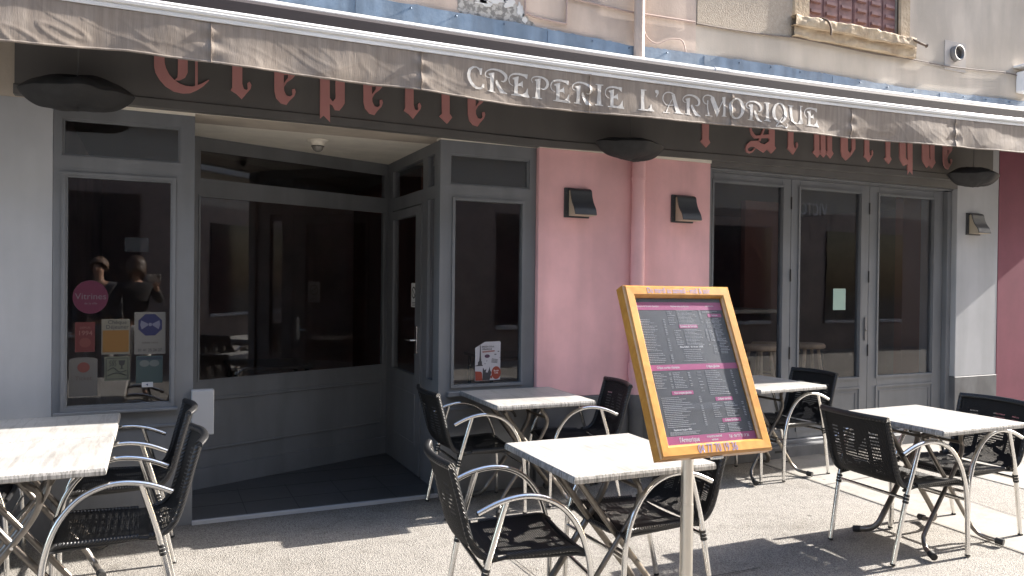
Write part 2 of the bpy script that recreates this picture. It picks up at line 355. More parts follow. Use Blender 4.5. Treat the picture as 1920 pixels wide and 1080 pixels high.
FG={'C':[[(-0.0014,0.213),(-0.0011,0.1613),(0.0058,0.1257),(0.0283,0.0857),(0.062,0.05),(0.1072,0.0245),(0.1582,0.018),(0.1982,0.0256),(0.2384,0.0488),(0.273,0.0778),(0.303,0.1139),(0.2989,0.1172),(0.2613,0.0889),(0.2382,0.0768),(0.2094,0.0654),(0.1693,0.0656),(0.1351,0.077),(0.1067,0.0952),(0.0811,0.1228),(0.0641,0.1574),(0.0566,0.1871),(0.0552,0.2206),(0.0633,0.2676),(0.0883,0.3078),(0.1332,0.3388),(0.1903,0.3345),(0.1786,0.3638),(0.133,0.3695),(0.0656,0.3414),(0.0213,0.2984),(-0.0006,0.2466)],[(0.1277,0.3257),(0.1817,0.3333),(0.1826,0.2065),(0.183,0.1478),(0.169,0.1151),(0.1406,0.0962),(0.1073,0.0903),(0.1263,0.1099),(0.129,0.141)],[(0.2236,0.3392),(0.2374,0.3412),(0.2393,0.0763),(0.2255,0.0704)]],'r':[[(-0.0582,0.3484),(0.0,0.3693),(0.0015,0.1913),(0.0022,0.0959),(0.0115,0.0651),(0.0268,0.0592),(0.0358,0.0679),(0.0325,0.1026),(0.0446,0.1137),(0.057,0.0927),(0.0511,0.0697),(0.03,0.0417),(0.0,0.0),(-0.0304,0.0285),(-0.0654,0.0486),(-0.056,0.0668)],[(0.0,0.3693),(0.0271,0.3987),(0.0577,0.3776),(0.0397,0.3431),(0.0003,0.3312)]],'e':[[(-0.0786,0.351),(-0.057,0.3929),(-0.0207,0.4175),(-0.0187,0.1888),(-0.0183,0.1413),(-0.0168,0.1122),(-0.0153,0.0863),(-0.0005,0.0587),(0.0218,0.0547),(0.0376,0.0695),(0.0343,0.0855),(0.0341,0.1038),(0.0501,0.1069),(0.0566,0.088),(0.0473,0.0608),(0.0157,0.0246),(0.0,0.0),(-0.0348,0.0061),(-0.0634,0.0354),(-0.0744,0.0796)],[(-0.0187,0.1888),(0.0075,0.2325),(0.0064,0.3628),(-0.0207,0.4175),(0.0315,0.4054),(0.0509,0.3689),(0.0523,0.2185),(0.0493,0.1887),(0.0335,0.1704),(0.0019,0.1438),(-0.018,0.1088),(-0.0182,0.1348),(0.008,0.1738),(0.0079,0.1921)]],'p':[[(-0.0662,0.5146),(-0.0083,0.5361),(-0.0034,0.1566),(-0.0044,0.1197),(0.0,0.0),(-0.0421,0.0391),(-0.065,0.0169)],[(-0.0034,0.1566),(0.0167,0.1354),(0.0345,0.1608),(0.0314,0.4883),(-0.0081,0.5095),(-0.0085,0.5494),(0.0564,0.532),(0.0918,0.4966),(0.0939,0.1337),(0.0773,0.105),(0.0607,0.0831),(0.0306,0.0833),(0.0136,0.1117),(-0.0044,0.1197)]],'i':[[(-0.047,0.3359),(0.0142,0.3681),(0.0175,0.0721),(0.0376,0.047),(0.0,0.0),(-0.0567,0.0461),(-0.0374,0.0665)]],'l':[[(-0.0458,0.4711),(0.0202,0.4951),(0.0253,0.2011),(0.0244,0.07),(0.0424,0.0429),(0.0,0.0),(-0.0569,0.0481),(-0.039,0.0685)]],'A':[[(-0.0333,0.4609),(0.0282,0.4677),(0.0331,0.2111),(0.0358,0.0655),(0.053,0.0498),(0.0,0.0),(-0.0443,0.0331),(-0.0257,0.0518)],[(-0.1485,0.0974),(-0.2304,0.0869),(-0.2711,0.0564),(-0.2855,0.0132),(-0.2721,-0.011),(-0.2394,-0.0184),(-0.2069,-0.0057),(-0.1747,0.0266),(-0.1879,0.0297),(-0.2126,0.0065),(-0.2343,-0.0011),(-0.2593,0.0027),(-0.2618,0.0193),(-0.2349,0.0359),(-0.1859,0.0426),(-0.1417,0.0251),(-0.086,0.0016),(-0.0256,0.0501),(-0.0266,0.103),(-0.0762,0.0714),(-0.1206,0.0778)],[(-0.204,0.1314),(-0.0277,0.1627),(-0.0271,0.1303),(-0.1872,0.1143)],[(-0.25,0.2687),(-0.237,0.27),(-0.2272,0.212),(-0.2156,0.1709),(-0.1767,0.1364),(-0.1324,0.1209),(-0.1872,0.1143),(-0.2227,0.1407),(-0.2409,0.1854)],[(-0.0416,0.3065),(-0.0249,0.3081),(-0.1296,0.0897),(-0.1452,0.0969)]],'o':[[(-0.0721,0.4826),(0.0113,0.5236),(0.0204,0.0901),(0.0659,0.0583),(0.0,0.0),(-0.0496,0.0363),(-0.0638,0.0832)],[(0.0562,0.5124),(0.1063,0.4854),(0.1142,0.114),(0.055,0.0413),(0.0066,0.0037),(0.05,0.0635),(0.0715,0.1105)]],'q':[[(-0.1864,0.565),(-0.1072,0.6068),(-0.0968,0.1534),(-0.0669,0.1304),(-0.0662,0.0967),(-0.1194,0.0759),(-0.1642,0.123),(-0.1769,0.1471)],[(-0.0877,0.6088),(-0.0146,0.6333),(-0.0031,0.1353),(0.0,0.0),(-0.0401,0.0311),(-0.0687,-0.0047),(-0.0671,0.1388)]],'u':[[(-0.075,0.5113),(0.018,0.5208),(0.0282,0.093),(0.0696,0.0584),(0.0,0.0),(-0.0464,0.0445),(-0.0648,0.0773)],[(0.0332,0.5224),(0.0941,0.5286),(0.1046,0.0904),(0.1208,0.0571),(0.0711,-0.0034),(0.0242,0.0447),(0.0486,0.086)]]}
FPL=[('C',-0.0065,2.6128),('r',0.4865,2.6336),('e',0.756,2.6274),('p',1.0315,2.5434),('e',1.3251,2.6207),('r',1.5929,2.6225),('i',1.8388,2.6124),('e',2.0685,2.6158),('l',4.0873,2.636),('A',4.7858,2.6431),('r',5.0323,2.6524),('i',5.3215,2.6503),('i',5.3964,2.6561),('i',5.4765,2.6545),('o',5.6701,2.6518),('r',5.96,2.6593),('i',6.2222,2.6609),('q',6.5463,2.5835),('u',6.7492,2.666),('e',7.0577,2.671)]
VG={'C':[[(0.1009,0.1426),(0.0967,0.1016),(0.0859,0.1002),(0.0809,0.1245),(0.0639,0.141),(0.0437,0.1384),(0.0239,0.1173),(0.019,0.0858),(0.0314,0.0532),(0.0551,0.0281),(0.0754,0.0212),(0.0956,0.0266),(0.1041,0.0464),(0.1157,0.0459),(0.116,0.0228),(0.089,0.0091),(0.0587,0.008),(0.025,0.0277),(0.0046,0.0624),(-0.0012,0.0987),(0.0104,0.1311),(0.0369,0.1481),(0.0604,0.1499),(0.0807,0.1413)]],'R':[[(0.0075,0.1104),(0.0464,0.1202),(0.0425,0.0519),(0.0445,0.0019),(0.0582,0.001),(0.0583,-0.004),(-0.0007,-0.0007),(0.0006,0.0038),(0.017,0.0051),(0.0184,0.0553),(0.0159,0.0958),(0.0063,0.1027)],[(0.0203,0.0863),(0.0126,0.0864),(0.0021,0.0867),(-0.0059,0.0887),(-0.0104,0.0928),(-0.0134,0.0986),(-0.0139,0.1043),(-0.0116,0.11),(-0.0068,0.1163),(-0.0005,0.1219),(0.0075,0.1266),(0.0173,0.1307),(0.0281,0.1333),(0.0405,0.1341),(0.0542,0.1336),(0.0671,0.1319),(0.0786,0.1289),(0.0893,0.1249),(0.0984,0.1201),(0.1063,0.1145),(0.1129,0.1081),(0.1167,0.1024),(0.1188,0.0979),(0.1193,0.0927),(0.1187,0.0881),(0.1171,0.0836),(0.1136,0.0789),(0.1103,0.0757),(0.1058,0.0745),(0.0994,0.0749),(0.0944,0.075),(0.0934,0.0726),(0.0976,0.0703),(0.1042,0.0677),(0.1123,0.0673),(0.1205,0.0707),(0.1281,0.0764),(0.1341,0.0838),(0.1373,0.0926),(0.1381,0.1023),(0.1356,0.1124),(0.1286,0.121),(0.1194,0.1285),(0.1089,0.1346),(0.0971,0.1392),(0.0843,0.1425),(0.0708,0.1444),(0.0564,0.1452),(0.0413,0.1446),(0.0273,0.1426),(0.0149,0.1389),(0.0039,0.1336),(-0.0052,0.1275),(-0.0125,0.1202),(-0.0176,0.1121),(-0.0199,0.1041),(-0.0188,0.0965),(-0.0147,0.0896),(-0.0084,0.0847),(0.0012,0.083),(0.0122,0.0833),(0.02,0.0837)],[(0.056,0.0693),(0.0662,0.0774),(0.0768,0.0623),(0.0979,0.0301),(0.1225,0.0077),(0.1386,0.0001),(0.1366,-0.0046),(0.0914,-0.0021),(0.0738,0.0242),(0.0562,0.0536)]],'E':[[(0.0071,0.1069),(0.0492,0.1216),(0.0457,0.0574),(0.0449,0.0115),(0.079,0.0102),(0.1001,0.0254),(0.1141,0.0526),(0.1177,0.0518),(0.1181,0.021),(0.1305,-0.0019),(0.1277,-0.0055),(0.0,-0.0019),(0.0013,0.0034),(0.0189,0.0066),(0.0231,0.0611),(0.0184,0.0975),(0.0072,0.0986)],[(0.0455,0.0733),(0.0673,0.0855),(0.0778,0.0963),(0.082,0.0521),(0.0712,0.0617),(0.0457,0.0606)],[(0.0154,0.0582),(0.0086,0.0614),(-0.0008,0.066),(-0.0081,0.0715),(-0.0122,0.0784),(-0.0148,0.0866),(-0.0156,0.0946),(-0.0144,0.1021),(-0.0116,0.1093),(-0.0074,0.1153),(-0.0014,0.1199),(0.0063,0.1238),(0.015,0.1267),(0.0252,0.1284),(0.0368,0.1292),(0.048,0.1291),(0.0594,0.1288),(0.0709,0.1276),(0.0791,0.1268),(0.0828,0.1395),(0.0746,0.1408),(0.0627,0.1424),(0.05,0.1433),(0.0374,0.1422),(0.0244,0.1402),(0.0125,0.137),(0.0022,0.1324),(-0.0068,0.1265),(-0.0138,0.1195),(-0.0186,0.1114),(-0.0213,0.1026),(-0.0219,0.0939),(-0.0205,0.0849),(-0.0172,0.076),(-0.0119,0.0683),(-0.0033,0.0626),(0.0068,0.0585),(0.014,0.0558)],[(0.0759,0.1408),(0.1129,0.1409),(0.1098,0.1098),(0.1004,0.1151),(0.0882,0.1251),(0.0739,0.1259)]],'P':[[(0.0158,0.1163),(0.0576,0.1304),(0.0548,0.0642),(0.0578,0.0032),(0.0724,0.0016),(0.071,-0.0038),(0.0,-0.0032),(0.0014,0.0021),(0.0216,0.0037),(0.0266,0.0609),(0.0253,0.1059),(0.0159,0.1099)],[(0.0029,0.0955),(-0.0003,0.1002),(-0.0045,0.1067),(-0.0061,0.1124),(-0.0044,0.1173),(-0.0006,0.1222),(0.005,0.1263),(0.0135,0.1294),(0.0243,0.1317),(0.0355,0.1329),(0.0469,0.1326),(0.0588,0.1311),(0.0696,0.1285),(0.0791,0.1246),(0.0874,0.1198),(0.0931,0.1145),(0.0967,0.1083),(0.0987,0.101),(0.0989,0.0945),(0.0981,0.0887),(0.0954,0.0824),(0.092,0.0771),(0.0885,0.0727),(0.0836,0.0689),(0.0789,0.0663),(0.073,0.0657),(0.0659,0.0667),(0.0605,0.0673),(0.0592,0.0648),(0.0636,0.0622),(0.0706,0.0589),(0.0789,0.0573),(0.0878,0.0587),(0.0967,0.0623),(0.1049,0.0679),(0.1114,0.0758),(0.1167,0.0853),(0.1194,0.0958),(0.1179,0.1064),(0.1137,0.1166),(0.107,0.1255),(0.0975,0.132),(0.0864,0.1366),(0.0746,0.1397),(0.0621,0.1418),(0.0488,0.1426),(0.0359,0.1419),(0.0235,0.1398),(0.0115,0.1362),(0.0017,0.1316),(-0.0053,0.1257),(-0.0097,0.1188),(-0.0112,0.1117),(-0.0085,0.1046),(-0.0034,0.0982),(0.0004,0.0938)]],'I':[[(0.0027,0.1414),(0.0622,0.1418),(0.0607,0.1362),(0.0465,0.1352),(0.0426,0.0824),(0.05,0.0081),(0.0641,0.0056),(0.0627,-0.0006),(0.0,0.0),(0.0015,0.0056),(0.0148,0.007),(0.0193,0.0731),(0.0153,0.1342),(0.0012,0.1359)]],'L':[[(0.0184,0.1451),(0.0681,0.1474),(0.0665,0.1417),(0.0516,0.14),(0.0484,0.0796),(0.0511,0.0109),(0.0743,0.0119),(0.095,0.0259),(0.1054,0.0512),(0.1113,0.0505),(0.1143,0.021),(0.1313,0.0068),(0.1288,0.0023),(0.0,0.0),(0.0,0.0055),(0.0205,0.0091),(0.0236,0.0769),(0.021,0.1385)]],'q1':[[(0.0,0.0),(0.0212,-0.0025),(0.0257,-0.0214),(0.0051,-0.0516),(-0.0009,-0.0488),(0.0106,-0.0266),(-0.0038,-0.0213),(-0.0083,-0.0079)]],'A':[[(0.0765,0.1365),(0.1068,0.1315),(0.143,0.038),(0.1607,0.0151),(0.1826,0.0117),(0.181,0.0066),(0.1001,0.0068),(0.1018,0.0126),(0.1147,0.0139),(0.0946,0.0822)],[(0.0956,0.1272),(0.0878,0.115),(0.0767,0.0975),(0.0661,0.0803),(0.057,0.0646),(0.0483,0.0491),(0.0407,0.0355),(0.0339,0.024),(0.0282,0.0143),(0.0242,0.0077),(0.0335,0.0052),(0.0365,0.012),(0.0411,0.0219),(0.0469,0.0337),(0.0542,0.0474),(0.0626,0.0629),(0.0715,0.0786),(0.082,0.0957),(0.093,0.1131),(0.1008,0.1253)],[(-0.0001,0.0056),(0.0614,0.007),(0.0598,0.0012),(0.0,0.0)],[(0.0274,0.0568),(0.0356,0.0563),(0.0476,0.0558),(0.0605,0.0561),(0.0746,0.0579),(0.0893,0.0605),(0.0996,0.0624),(0.0988,0.0679),(0.0886,0.066),(0.0742,0.0634),(0.0606,0.0617),(0.0485,0.0615),(0.0368,0.062),(0.0286,0.0624)],[(0.1071,0.1377),(0.0976,0.1421),(0.0839,0.1482),(0.0693,0.1523),(0.0549,0.153),(0.0404,0.1515),(0.0272,0.1474),(0.0163,0.1404),(0.0076,0.1312),(0.0017,0.1209),(-0.0013,0.1093),(-0.0016,0.0968),(0.001,0.0851),(0.0084,0.0745),(0.0185,0.0654),(0.0257,0.0592),(0.0303,0.0628),(0.0235,0.0692),(0.0144,0.0783),(0.0082,0.0878),(0.0063,0.098),(0.0069,0.1093),(0.0097,0.1193),(0.0151,0.1277),(0.0226,0.135),(0.0312,0.1401),(0.0416,0.1432),(0.054,0.1445),(0.0661,0.144),(0.0788,0.1404),(0.0918,0.1346),(0.1012,0.1302)]],'M':[[(0.0184,0.1122),(0.018,0.0983),(0.0174,0.0787),(0.0174,0.0615),(0.018,0.0501),(0.0191,0.0412),(0.0202,0.0326),(0.0208,0.0219),(0.0215,0.0113),(0.0216,0.0037),(0.0378,0.0067),(0.0358,0.0139),(0.0334,0.0242),(0.031,0.0346),(0.029,0.0433),(0.027,0.0517),(0.0256,0.0625),(0.0255,0.0794),(0.0261,0.0989),(0.0265,0.1129)],[(0.0784,0.1387),(0.0687,0.1429),(0.0546,0.1489),(0.04,0.1531),(0.0262,0.1542),(0.0126,0.1531),(0.0003,0.1498),(-0.0103,0.1435),(-0.0188,0.1353),(-0.024,0.1264),(-0.025,0.1171),(-0.0228,0.1077),(-0.0184,0.0996),(-0.0114,0.0926),(-0.0024,0.0868),(0.0068,0.0836),(0.0159,0.0849),(0.0238,0.0888),(0.029,0.0918),(0.0274,0.0942),(0.022,0.0917),(0.0148,0.0885),(0.0083,0.0879),(0.0013,0.0909),(-0.0064,0.0965),(-0.0121,0.1029),(-0.0156,0.1101),(-0.0173,0.1181),(-0.0163,0.1253),(-0.0118,0.1319),(-0.0045,0.1383),(0.0037,0.1427),(0.0133,0.1451),(0.0248,0.1457),(0.0362,0.1446),(0.0487,0.1405),(0.0617,0.1343),(0.071,0.1297)],[(0.0517,0.1504),(0.0793,0.1332),(0.1219,0.0508),(0.1309,0.059),(0.1044,-0.0017),(0.0902,0.0258),(0.0431,0.122)],[(0.1703,0.1506),(0.1625,0.139),(0.1514,0.1223),(0.1406,0.105),(0.1304,0.0867),(0.1207,0.068),(0.1139,0.0548),(0.1206,0.0531),(0.1274,0.0663),(0.1371,0.085),(0.1472,0.1031),(0.1579,0.1201),(0.169,0.1368),(0.1768,0.1484)],[(0.1477,0.1481),(0.1799,0.1553),(0.1767,0.0784),(0.1824,0.017),(0.1982,0.0113),(0.1455,0.0097),(0.1574,0.0181),(0.1601,0.0767)],[(-0.0001,0.0058),(0.0633,0.005),(0.0615,-0.0003),(0.0,0.0)]],'O':[[(0.0703,0.0846),(0.0687,0.0664),(0.0392,0.0657),(0.04,0.0814)],[(0.0687,0.0664),(0.0633,0.0487),(0.0362,0.0506),(0.0392,0.0657)],[(0.0633,0.0487),(0.0544,0.0326),(0.0311,0.0369),(0.0362,0.0506)],[(0.0544,0.0326),(0.0425,0.019),(0.0243,0.0254),(0.0311,0.0369)],[(0.0425,0.019),(0.0282,0.0085),(0.0161,0.0167),(0.0243,0.0254)],[(0.0282,0.0085),(0.0124,0.0017),(0.007,0.0113),(0.0161,0.0167)],[(0.0124,0.0017),(-0.0041,-0.001),(-0.0026,0.0094),(0.007,0.0113)],[(-0.0041,-0.001),(-0.0204,0.0005),(-0.012,0.0112),(-0.0026,0.0094)],[(-0.0204,0.0005),(-0.0357,0.0062),(-0.0209,0.0165),(-0.012,0.0112)],[(-0.0357,0.0062),(-0.0491,0.0156),(-0.0287,0.0251),(-0.0209,0.0165)],[(-0.0491,0.0156),(-0.0599,0.0283),(-0.0351,0.0364),(-0.0287,0.0251)],[(-0.0599,0.0283),(-0.0675,0.0436),(-0.0396,0.05),(-0.0351,0.0364)],[(-0.0675,0.0436),(-0.0716,0.0607),(-0.0421,0.0649),(-0.0396,0.05)],[(-0.0716,0.0607),(-0.0719,0.0786),(-0.0424,0.0806),(-0.0421,0.0649)],[(-0.0719,0.0786),(-0.0685,0.0965),(-0.0404,0.096),(-0.0424,0.0806)],[(-0.0685,0.0965),(-0.0614,0.1133),(-0.0364,0.1104),(-0.0404,0.096)],[(-0.0614,0.1133),(-0.0511,0.1282),(-0.0305,0.123),(-0.0364,0.1104)],[(-0.0511,0.1282),(-0.0381,0.1404),(-0.023,0.1332),(-0.0305,0.123)],[(-0.0381,0.1404),(-0.0231,0.1492),(-0.0143,0.1404),(-0.023,0.1332)],[(-0.0231,0.1492),(-0.0069,0.1542),(-0.005,0.1441),(-0.0143,0.1404)],[(-0.0069,0.1542),(0.0097,0.155),(0.0046,0.1443),(-0.005,0.1441)],[(0.0097,0.155),(0.0257,0.1515),(0.0139,0.1408),(0.0046,0.1443)],[(0.0257,0.1515),(0.0402,0.1441),(0.0224,0.1338),(0.0139,0.1408)],[(0.0402,0.1441),(0.0526,0.133),(0.0296,0.1238),(0.0224,0.1338)],[(0.0526,0.133),(0.062,0.1188),(0.0351,0.1113),(0.0296,0.1238)],[(0.062,0.1188),(0.068,0.1024),(0.0386,0.0969),(0.0351,0.1113)],[(0.068,0.1024),(0.0703,0.0846),(0.04,0.0814),(0.0386,0.0969)]],'Q':[[(0.0738,0.0818),(0.0721,0.0637),(0.0427,0.0628),(0.0436,0.0787)],[(0.0721,0.0637),(0.0664,0.0462),(0.0394,0.0475),(0.0427,0.0628)],[(0.0664,0.0462),(0.0571,0.0302),(0.0339,0.0337),(0.0394,0.0475)],[(0.0571,0.0302),(0.0446,0.0166),(0.0265,0.0221),(0.0339,0.0337)],[(0.0446,0.0166),(0.0297,0.0061),(0.0176,0.0133),(0.0265,0.0221)],[(0.0297,0.0061),(0.0131,-0.0006),(0.0077,0.0078),(0.0176,0.0133)],[(0.0131,-0.0006),(-0.0043,-0.0034),(-0.0027,0.0059),(0.0077,0.0078)],[(-0.0043,-0.0034),(-0.0214,-0.0019),(-0.013,0.0076),(-0.0027,0.0059)],[(-0.0214,-0.0019),(-0.0374,0.0036),(-0.0226,0.0129),(-0.013,0.0076)],[(-0.0374,0.0036),(-0.0514,0.0129),(-0.0311,0.0215),(-0.0226,0.0129)],[(-0.0514,0.0129),(-0.0627,0.0255),(-0.038,0.0329),(-0.0311,0.0215)],[(-0.0627,0.0255),(-0.0708,0.0406),(-0.0429,0.0465),(-0.038,0.0329)],[(-0.0708,0.0406),(-0.075,0.0576),(-0.0456,0.0616),(-0.0429,0.0465)],[(-0.075,0.0576),(-0.0754,0.0754),(-0.0459,0.0774),(-0.0456,0.0616)],[(-0.0754,0.0754),(-0.0717,0.0931),(-0.0438,0.0929),(-0.0459,0.0774)],[(-0.0717,0.0931),(-0.0643,0.1098),(-0.0394,0.1075),(-0.0438,0.0929)],[(-0.0643,0.1098),(-0.0535,0.1247),(-0.033,0.1202),(-0.0394,0.1075)],[(-0.0535,0.1247),(-0.0399,0.1368),(-0.0249,0.1305),(-0.033,0.1202)],[(-0.0399,0.1368),(-0.0242,0.1456),(-0.0155,0.1378),(-0.0249,0.1305)],[(-0.0242,0.1456),(-0.0072,0.1505),(-0.0053,0.1417),(-0.0155,0.1378)],[(-0.0072,0.1505),(0.0102,0.1514),(0.0051,0.1419),(-0.0053,0.1417)],[(0.0102,0.1514),(0.0269,0.148),(0.0152,0.1384),(0.0051,0.1419)],[(0.0269,0.148),(0.0422,0.1407),(0.0244,0.1315),(0.0152,0.1384)],[(0.0422,0.1407),(0.0552,0.1297),(0.0322,0.1214),(0.0244,0.1315)],[(0.0552,0.1297),(0.0651,0.1157),(0.0382,0.1088),(0.0322,0.1214)],[(0.0651,0.1157),(0.0714,0.0994),(0.0421,0.0943),(0.0382,0.1088)],[(0.0714,0.0994),(0.0738,0.0818),(0.0436,0.0787),(0.0421,0.0943)],[(0.0238,0.0454),(0.0111,0.0319),(-0.0065,0.0129),(-0.0218,-0.0036),(-0.0339,-0.0162),(-0.0443,-0.0271),(-0.0443,-0.0371),(-0.0287,-0.0367),(-0.007,-0.0316),(0.0118,-0.0292),(0.0264,-0.0319),(0.0422,-0.0373),(0.0583,-0.0393),(0.0717,-0.0322),(0.0796,-0.0219),(0.0827,-0.0126),(0.078,-0.006),(0.0697,-0.0022),(0.0637,0.0001),(0.0608,-0.0033),(0.0661,-0.0061),(0.0726,-0.0099),(0.0746,-0.0133),(0.0712,-0.0194),(0.0643,-0.0269),(0.0574,-0.0302),(0.0476,-0.0281),(0.0321,-0.0223),(0.0132,-0.0185),(-0.009,-0.0229),(-0.0303,-0.0293),(-0.04,-0.0316),(-0.0369,-0.0298),(-0.0267,-0.0201),(-0.0139,-0.0075),(0.0005,0.0097),(0.017,0.0291),(0.0286,0.0431)]],'U':[[(-0.0176,0.1241),(0.0433,0.1229),(0.0414,0.1174),(0.0282,0.116),(0.0245,0.0407),(0.0406,0.0002),(0.0817,-0.0073),(0.1017,0.0177),(0.1103,0.1032),(0.1098,0.1285),(0.0974,0.131),(0.1387,0.1316),(0.1326,0.1247),(0.1223,0.1237),(0.1239,0.043),(0.1413,-0.0053),(0.1023,-0.0145),(0.0512,-0.0179),(0.0101,0.001),(-0.0008,0.0381),(-0.0002,0.1145),(-0.0175,0.118)]]}
VPL=[('C',1.7489,2.7086),('R',1.8868,2.7152),('E',2.0535,2.7108),('P',2.2027,2.7097),('E',2.3536,2.7056),('R',2.5107,2.7076),('I',2.6727,2.7111),('E',2.7701,2.7108),('L',3.0147,2.712),('q1',3.1621,2.8686),('A',3.2221,2.7162),('R',3.4153,2.7268),('M',3.5955,2.733),('O',3.8779,2.7366),('R',3.9801,2.7409),('I',4.1364,2.7466),('Q',4.2904,2.7489),('U',4.3927,2.7702),('E',4.5674,2.7565)]
# ================================================================ THE SETTING
def lin(x, pts):
    if x <= pts[0][0]: return pts[0][1]
    for (a, za), (b, zb) in zip(pts, pts[1:]):
        if x <= b: return za+(zb-za)*(x-a)/(b-a)
    return pts[-1][1]
def nz(x, y=0, z=0): return noise.noise(Vector((x, y, z)))
tag(MB().box(-60, 70, -8.0, .10, -.3, 0).build('pavement', AGG), kind='structure')
tag(MB().box(-90, 100, -60, 60, -.6, -.32).build('ground', mat('far_ground', (.25,.24,.22), .9, var=.1)), kind='structure')
# smooth concrete bands laid in the aggregate paving
def slab(name, pts): tag(MB().prism(pts, 'z', -.01, .004).build(name, SLAB), kind='structure')
slab('paving_band', [(4.70,.08),(4.66,-.5),(4.51,-2.4),(4.1,-8.5),(4.8,-8.5),(5.18,-2.0),(5.30,-.9),(5.44,.08)])
slab('paving_band', [(6.02,.08),(5.96,-1.45),(5.7,-8.5),(6.6,-8.5),(6.75,-1.45),(6.85,.08)])
JOINT = mat('joint_dirt', (.045,.04,.036), .95)
j = MB()
for (a, b) in [((4.70,0),(4.51,-2.4)),((4.51,-2.4),(4.1,-8.5)),((5.44,0),(5.18,-2.0)),((5.18,-2.0),(4.8,-8.5)),((1.79,-.1),(1.79,-8.5)),((5.96,-1.45),(6.02,0)),((4.63,-.85),(5.31,-.80)),((1.79,-1.95),(2.95,-1.97)),((-40,-2.9),(40,-2.95))]:
    d = Vector((b[0]-a[0], b[1]-a[1], 0)).normalized(); n = Vector((-d.y, d.x, 0))*.0035
    A, B = Vector((*a, .0085)), Vector((*b, .0085)); s0 = len(j.v)
    j.v += [tuple(A-n), tuple(B-n), tuple(B+n), tuple(A+n)]; j.face((s0, s0+1, s0+2, s0+3))
tag(j.build('paving_joints', JOINT), kind='structure')

# ================================================================ CAFE BUILDING
cafe = empty('cafe_building', label='pink and grey cafe building with a recessed glazed entrance and folding doors behind the tables', cat='building')
UPW = mat('upper_render', (.50,.435,.36), .9, col2=(.58,.51,.43), vs=1.3, bump=.5, bs=60, bd=.002, dirt=(.80,(3,3,.9)))
# upper wall with an opening for the shuttered window (x 5.26..6.41, z 3.87..)
w = MB()
w.box(-8, 5.26, 0, .3, 2.53, 6.2).box(5.26, 6.41, 0, .3, 2.53, 3.86).box(6.41, 9.6, 0, .3, 2.53, 6.2).box(5.26, 6.41, 0, .3, 5.3, 6.2)
w.build('upper_wall', UPW, cafe)
MB().box(-8.2, 9.8, -.22, 5.2, 6.201, 6.35).build('roof_with_shade_eave', mat('roof_edge', (.2,.12,.09), .8), cafe)  # unseen roof, overhang sized to keep grazing sun off the upper wall
# pinkish old render, left of x=4.02, standing 6 mm proud, with a ragged lower edge
def ragged(x0, x1, z0f, z1, y0, y1, step=.05, amp=.008, seed=0):
    pts = []; x = x0
    while x < x1: pts.append((x, z0f(x)+amp*nz(x*9, seed)*2)); x += step
    pts.append((x1, z0f(x1))); pts += [(x1, z1), (x0, z1)]
    return MB().prism(pts, 'y', y0, y1)
ragged(-7.9, 4.02, lambda x: 3.36, 6.15, -.006, .0005).build('old_render', mat('old_pink_render', (.52,.41,.335), .9, col2=(.60,.49,.41), vs=1.1, bump=.5, bs=70, bd=.002, dirt=(.78,(3,3,.9))), cafe)
crack = [(4.03,3.652),(4.3,3.655),(4.55,3.66),(4.8,3.672),(5.0,3.69)]
cz = lambda x: lin(x, crack)
ragged(4.03, 5.06, cz, 6.1, -.012, .0005, .03, .006).build('stucco_patch', mat('rough_stucco', (.36,.30,.235), .95, col2=(.43,.365,.29), vs=45, bump=1.0, bs=90, bd=.006, detail=4), cafe)
# where the paint has peeled: grey plaster with ragged whitish flakes left on it
peel = MB(); pts = []
outl = [(1.93,3.62),(1.93,3.44),(1.98,3.405),(2.10,3.385),(2.2,3.36),(2.34,3.35),(2.48,3.36),(2.56,3.38),(2.55,3.42),(2.49,3.455),(2.46,3.50),(2.40,3.53),(2.36,3.575),(2.33,3.62)]
for i, (x, z) in enumerate(outl):
    x2, z2 = outl[(i+1) % len(outl)]
    for k in range(6):
        t = k/6; X = x+(x2-x)*t; Zz = z+(z2-z)*t
        pts.append((X+.012*nz(X*30, Zz*30), Zz+.012*nz(X*30, Zz*30, 5)))
peel.prism(pts, 'y', -.0085, -.0055).build('peeled_patch', mat('bare_plaster', (.20,.19,.175), .95, col2=(.42,.40,.37), vs=26, bump=.8, bs=70, bd=.004, ramp=(.45,.55)), cafe)
fl = MB()
for c in [(2.07,3.55,.10,.035),(2.22,3.565,.09,.03),(2.33,3.56,.05,.045),(2.14,3.515,.06,.02),(2.42,3.515,.03,.05),(2.455,3.45,.022,.03),(2.19,3.60,.12,.02),(2.62,3.40,.03,.015),(2.70,3.385,.03,.02),(2.00,3.60,.05,.02)]:
    p = []
    for k in range(22):
        t = k/22*2*math.pi; rr = 1+.7*nz(c[0]*9+math.cos(t)*1.7, c[1]*9+math.sin(t)*1.7, 3)
        p.append((c[0]+c[2]*rr*math.cos(t), c[1]+c[3]*rr*math.sin(t)))
    fl = MB(); fl.prism(p, 'y', -.0125, -.008).build('paint_flake', mat('flaking_paint', (.56,.55,.53), .85, var=.05), cafe)
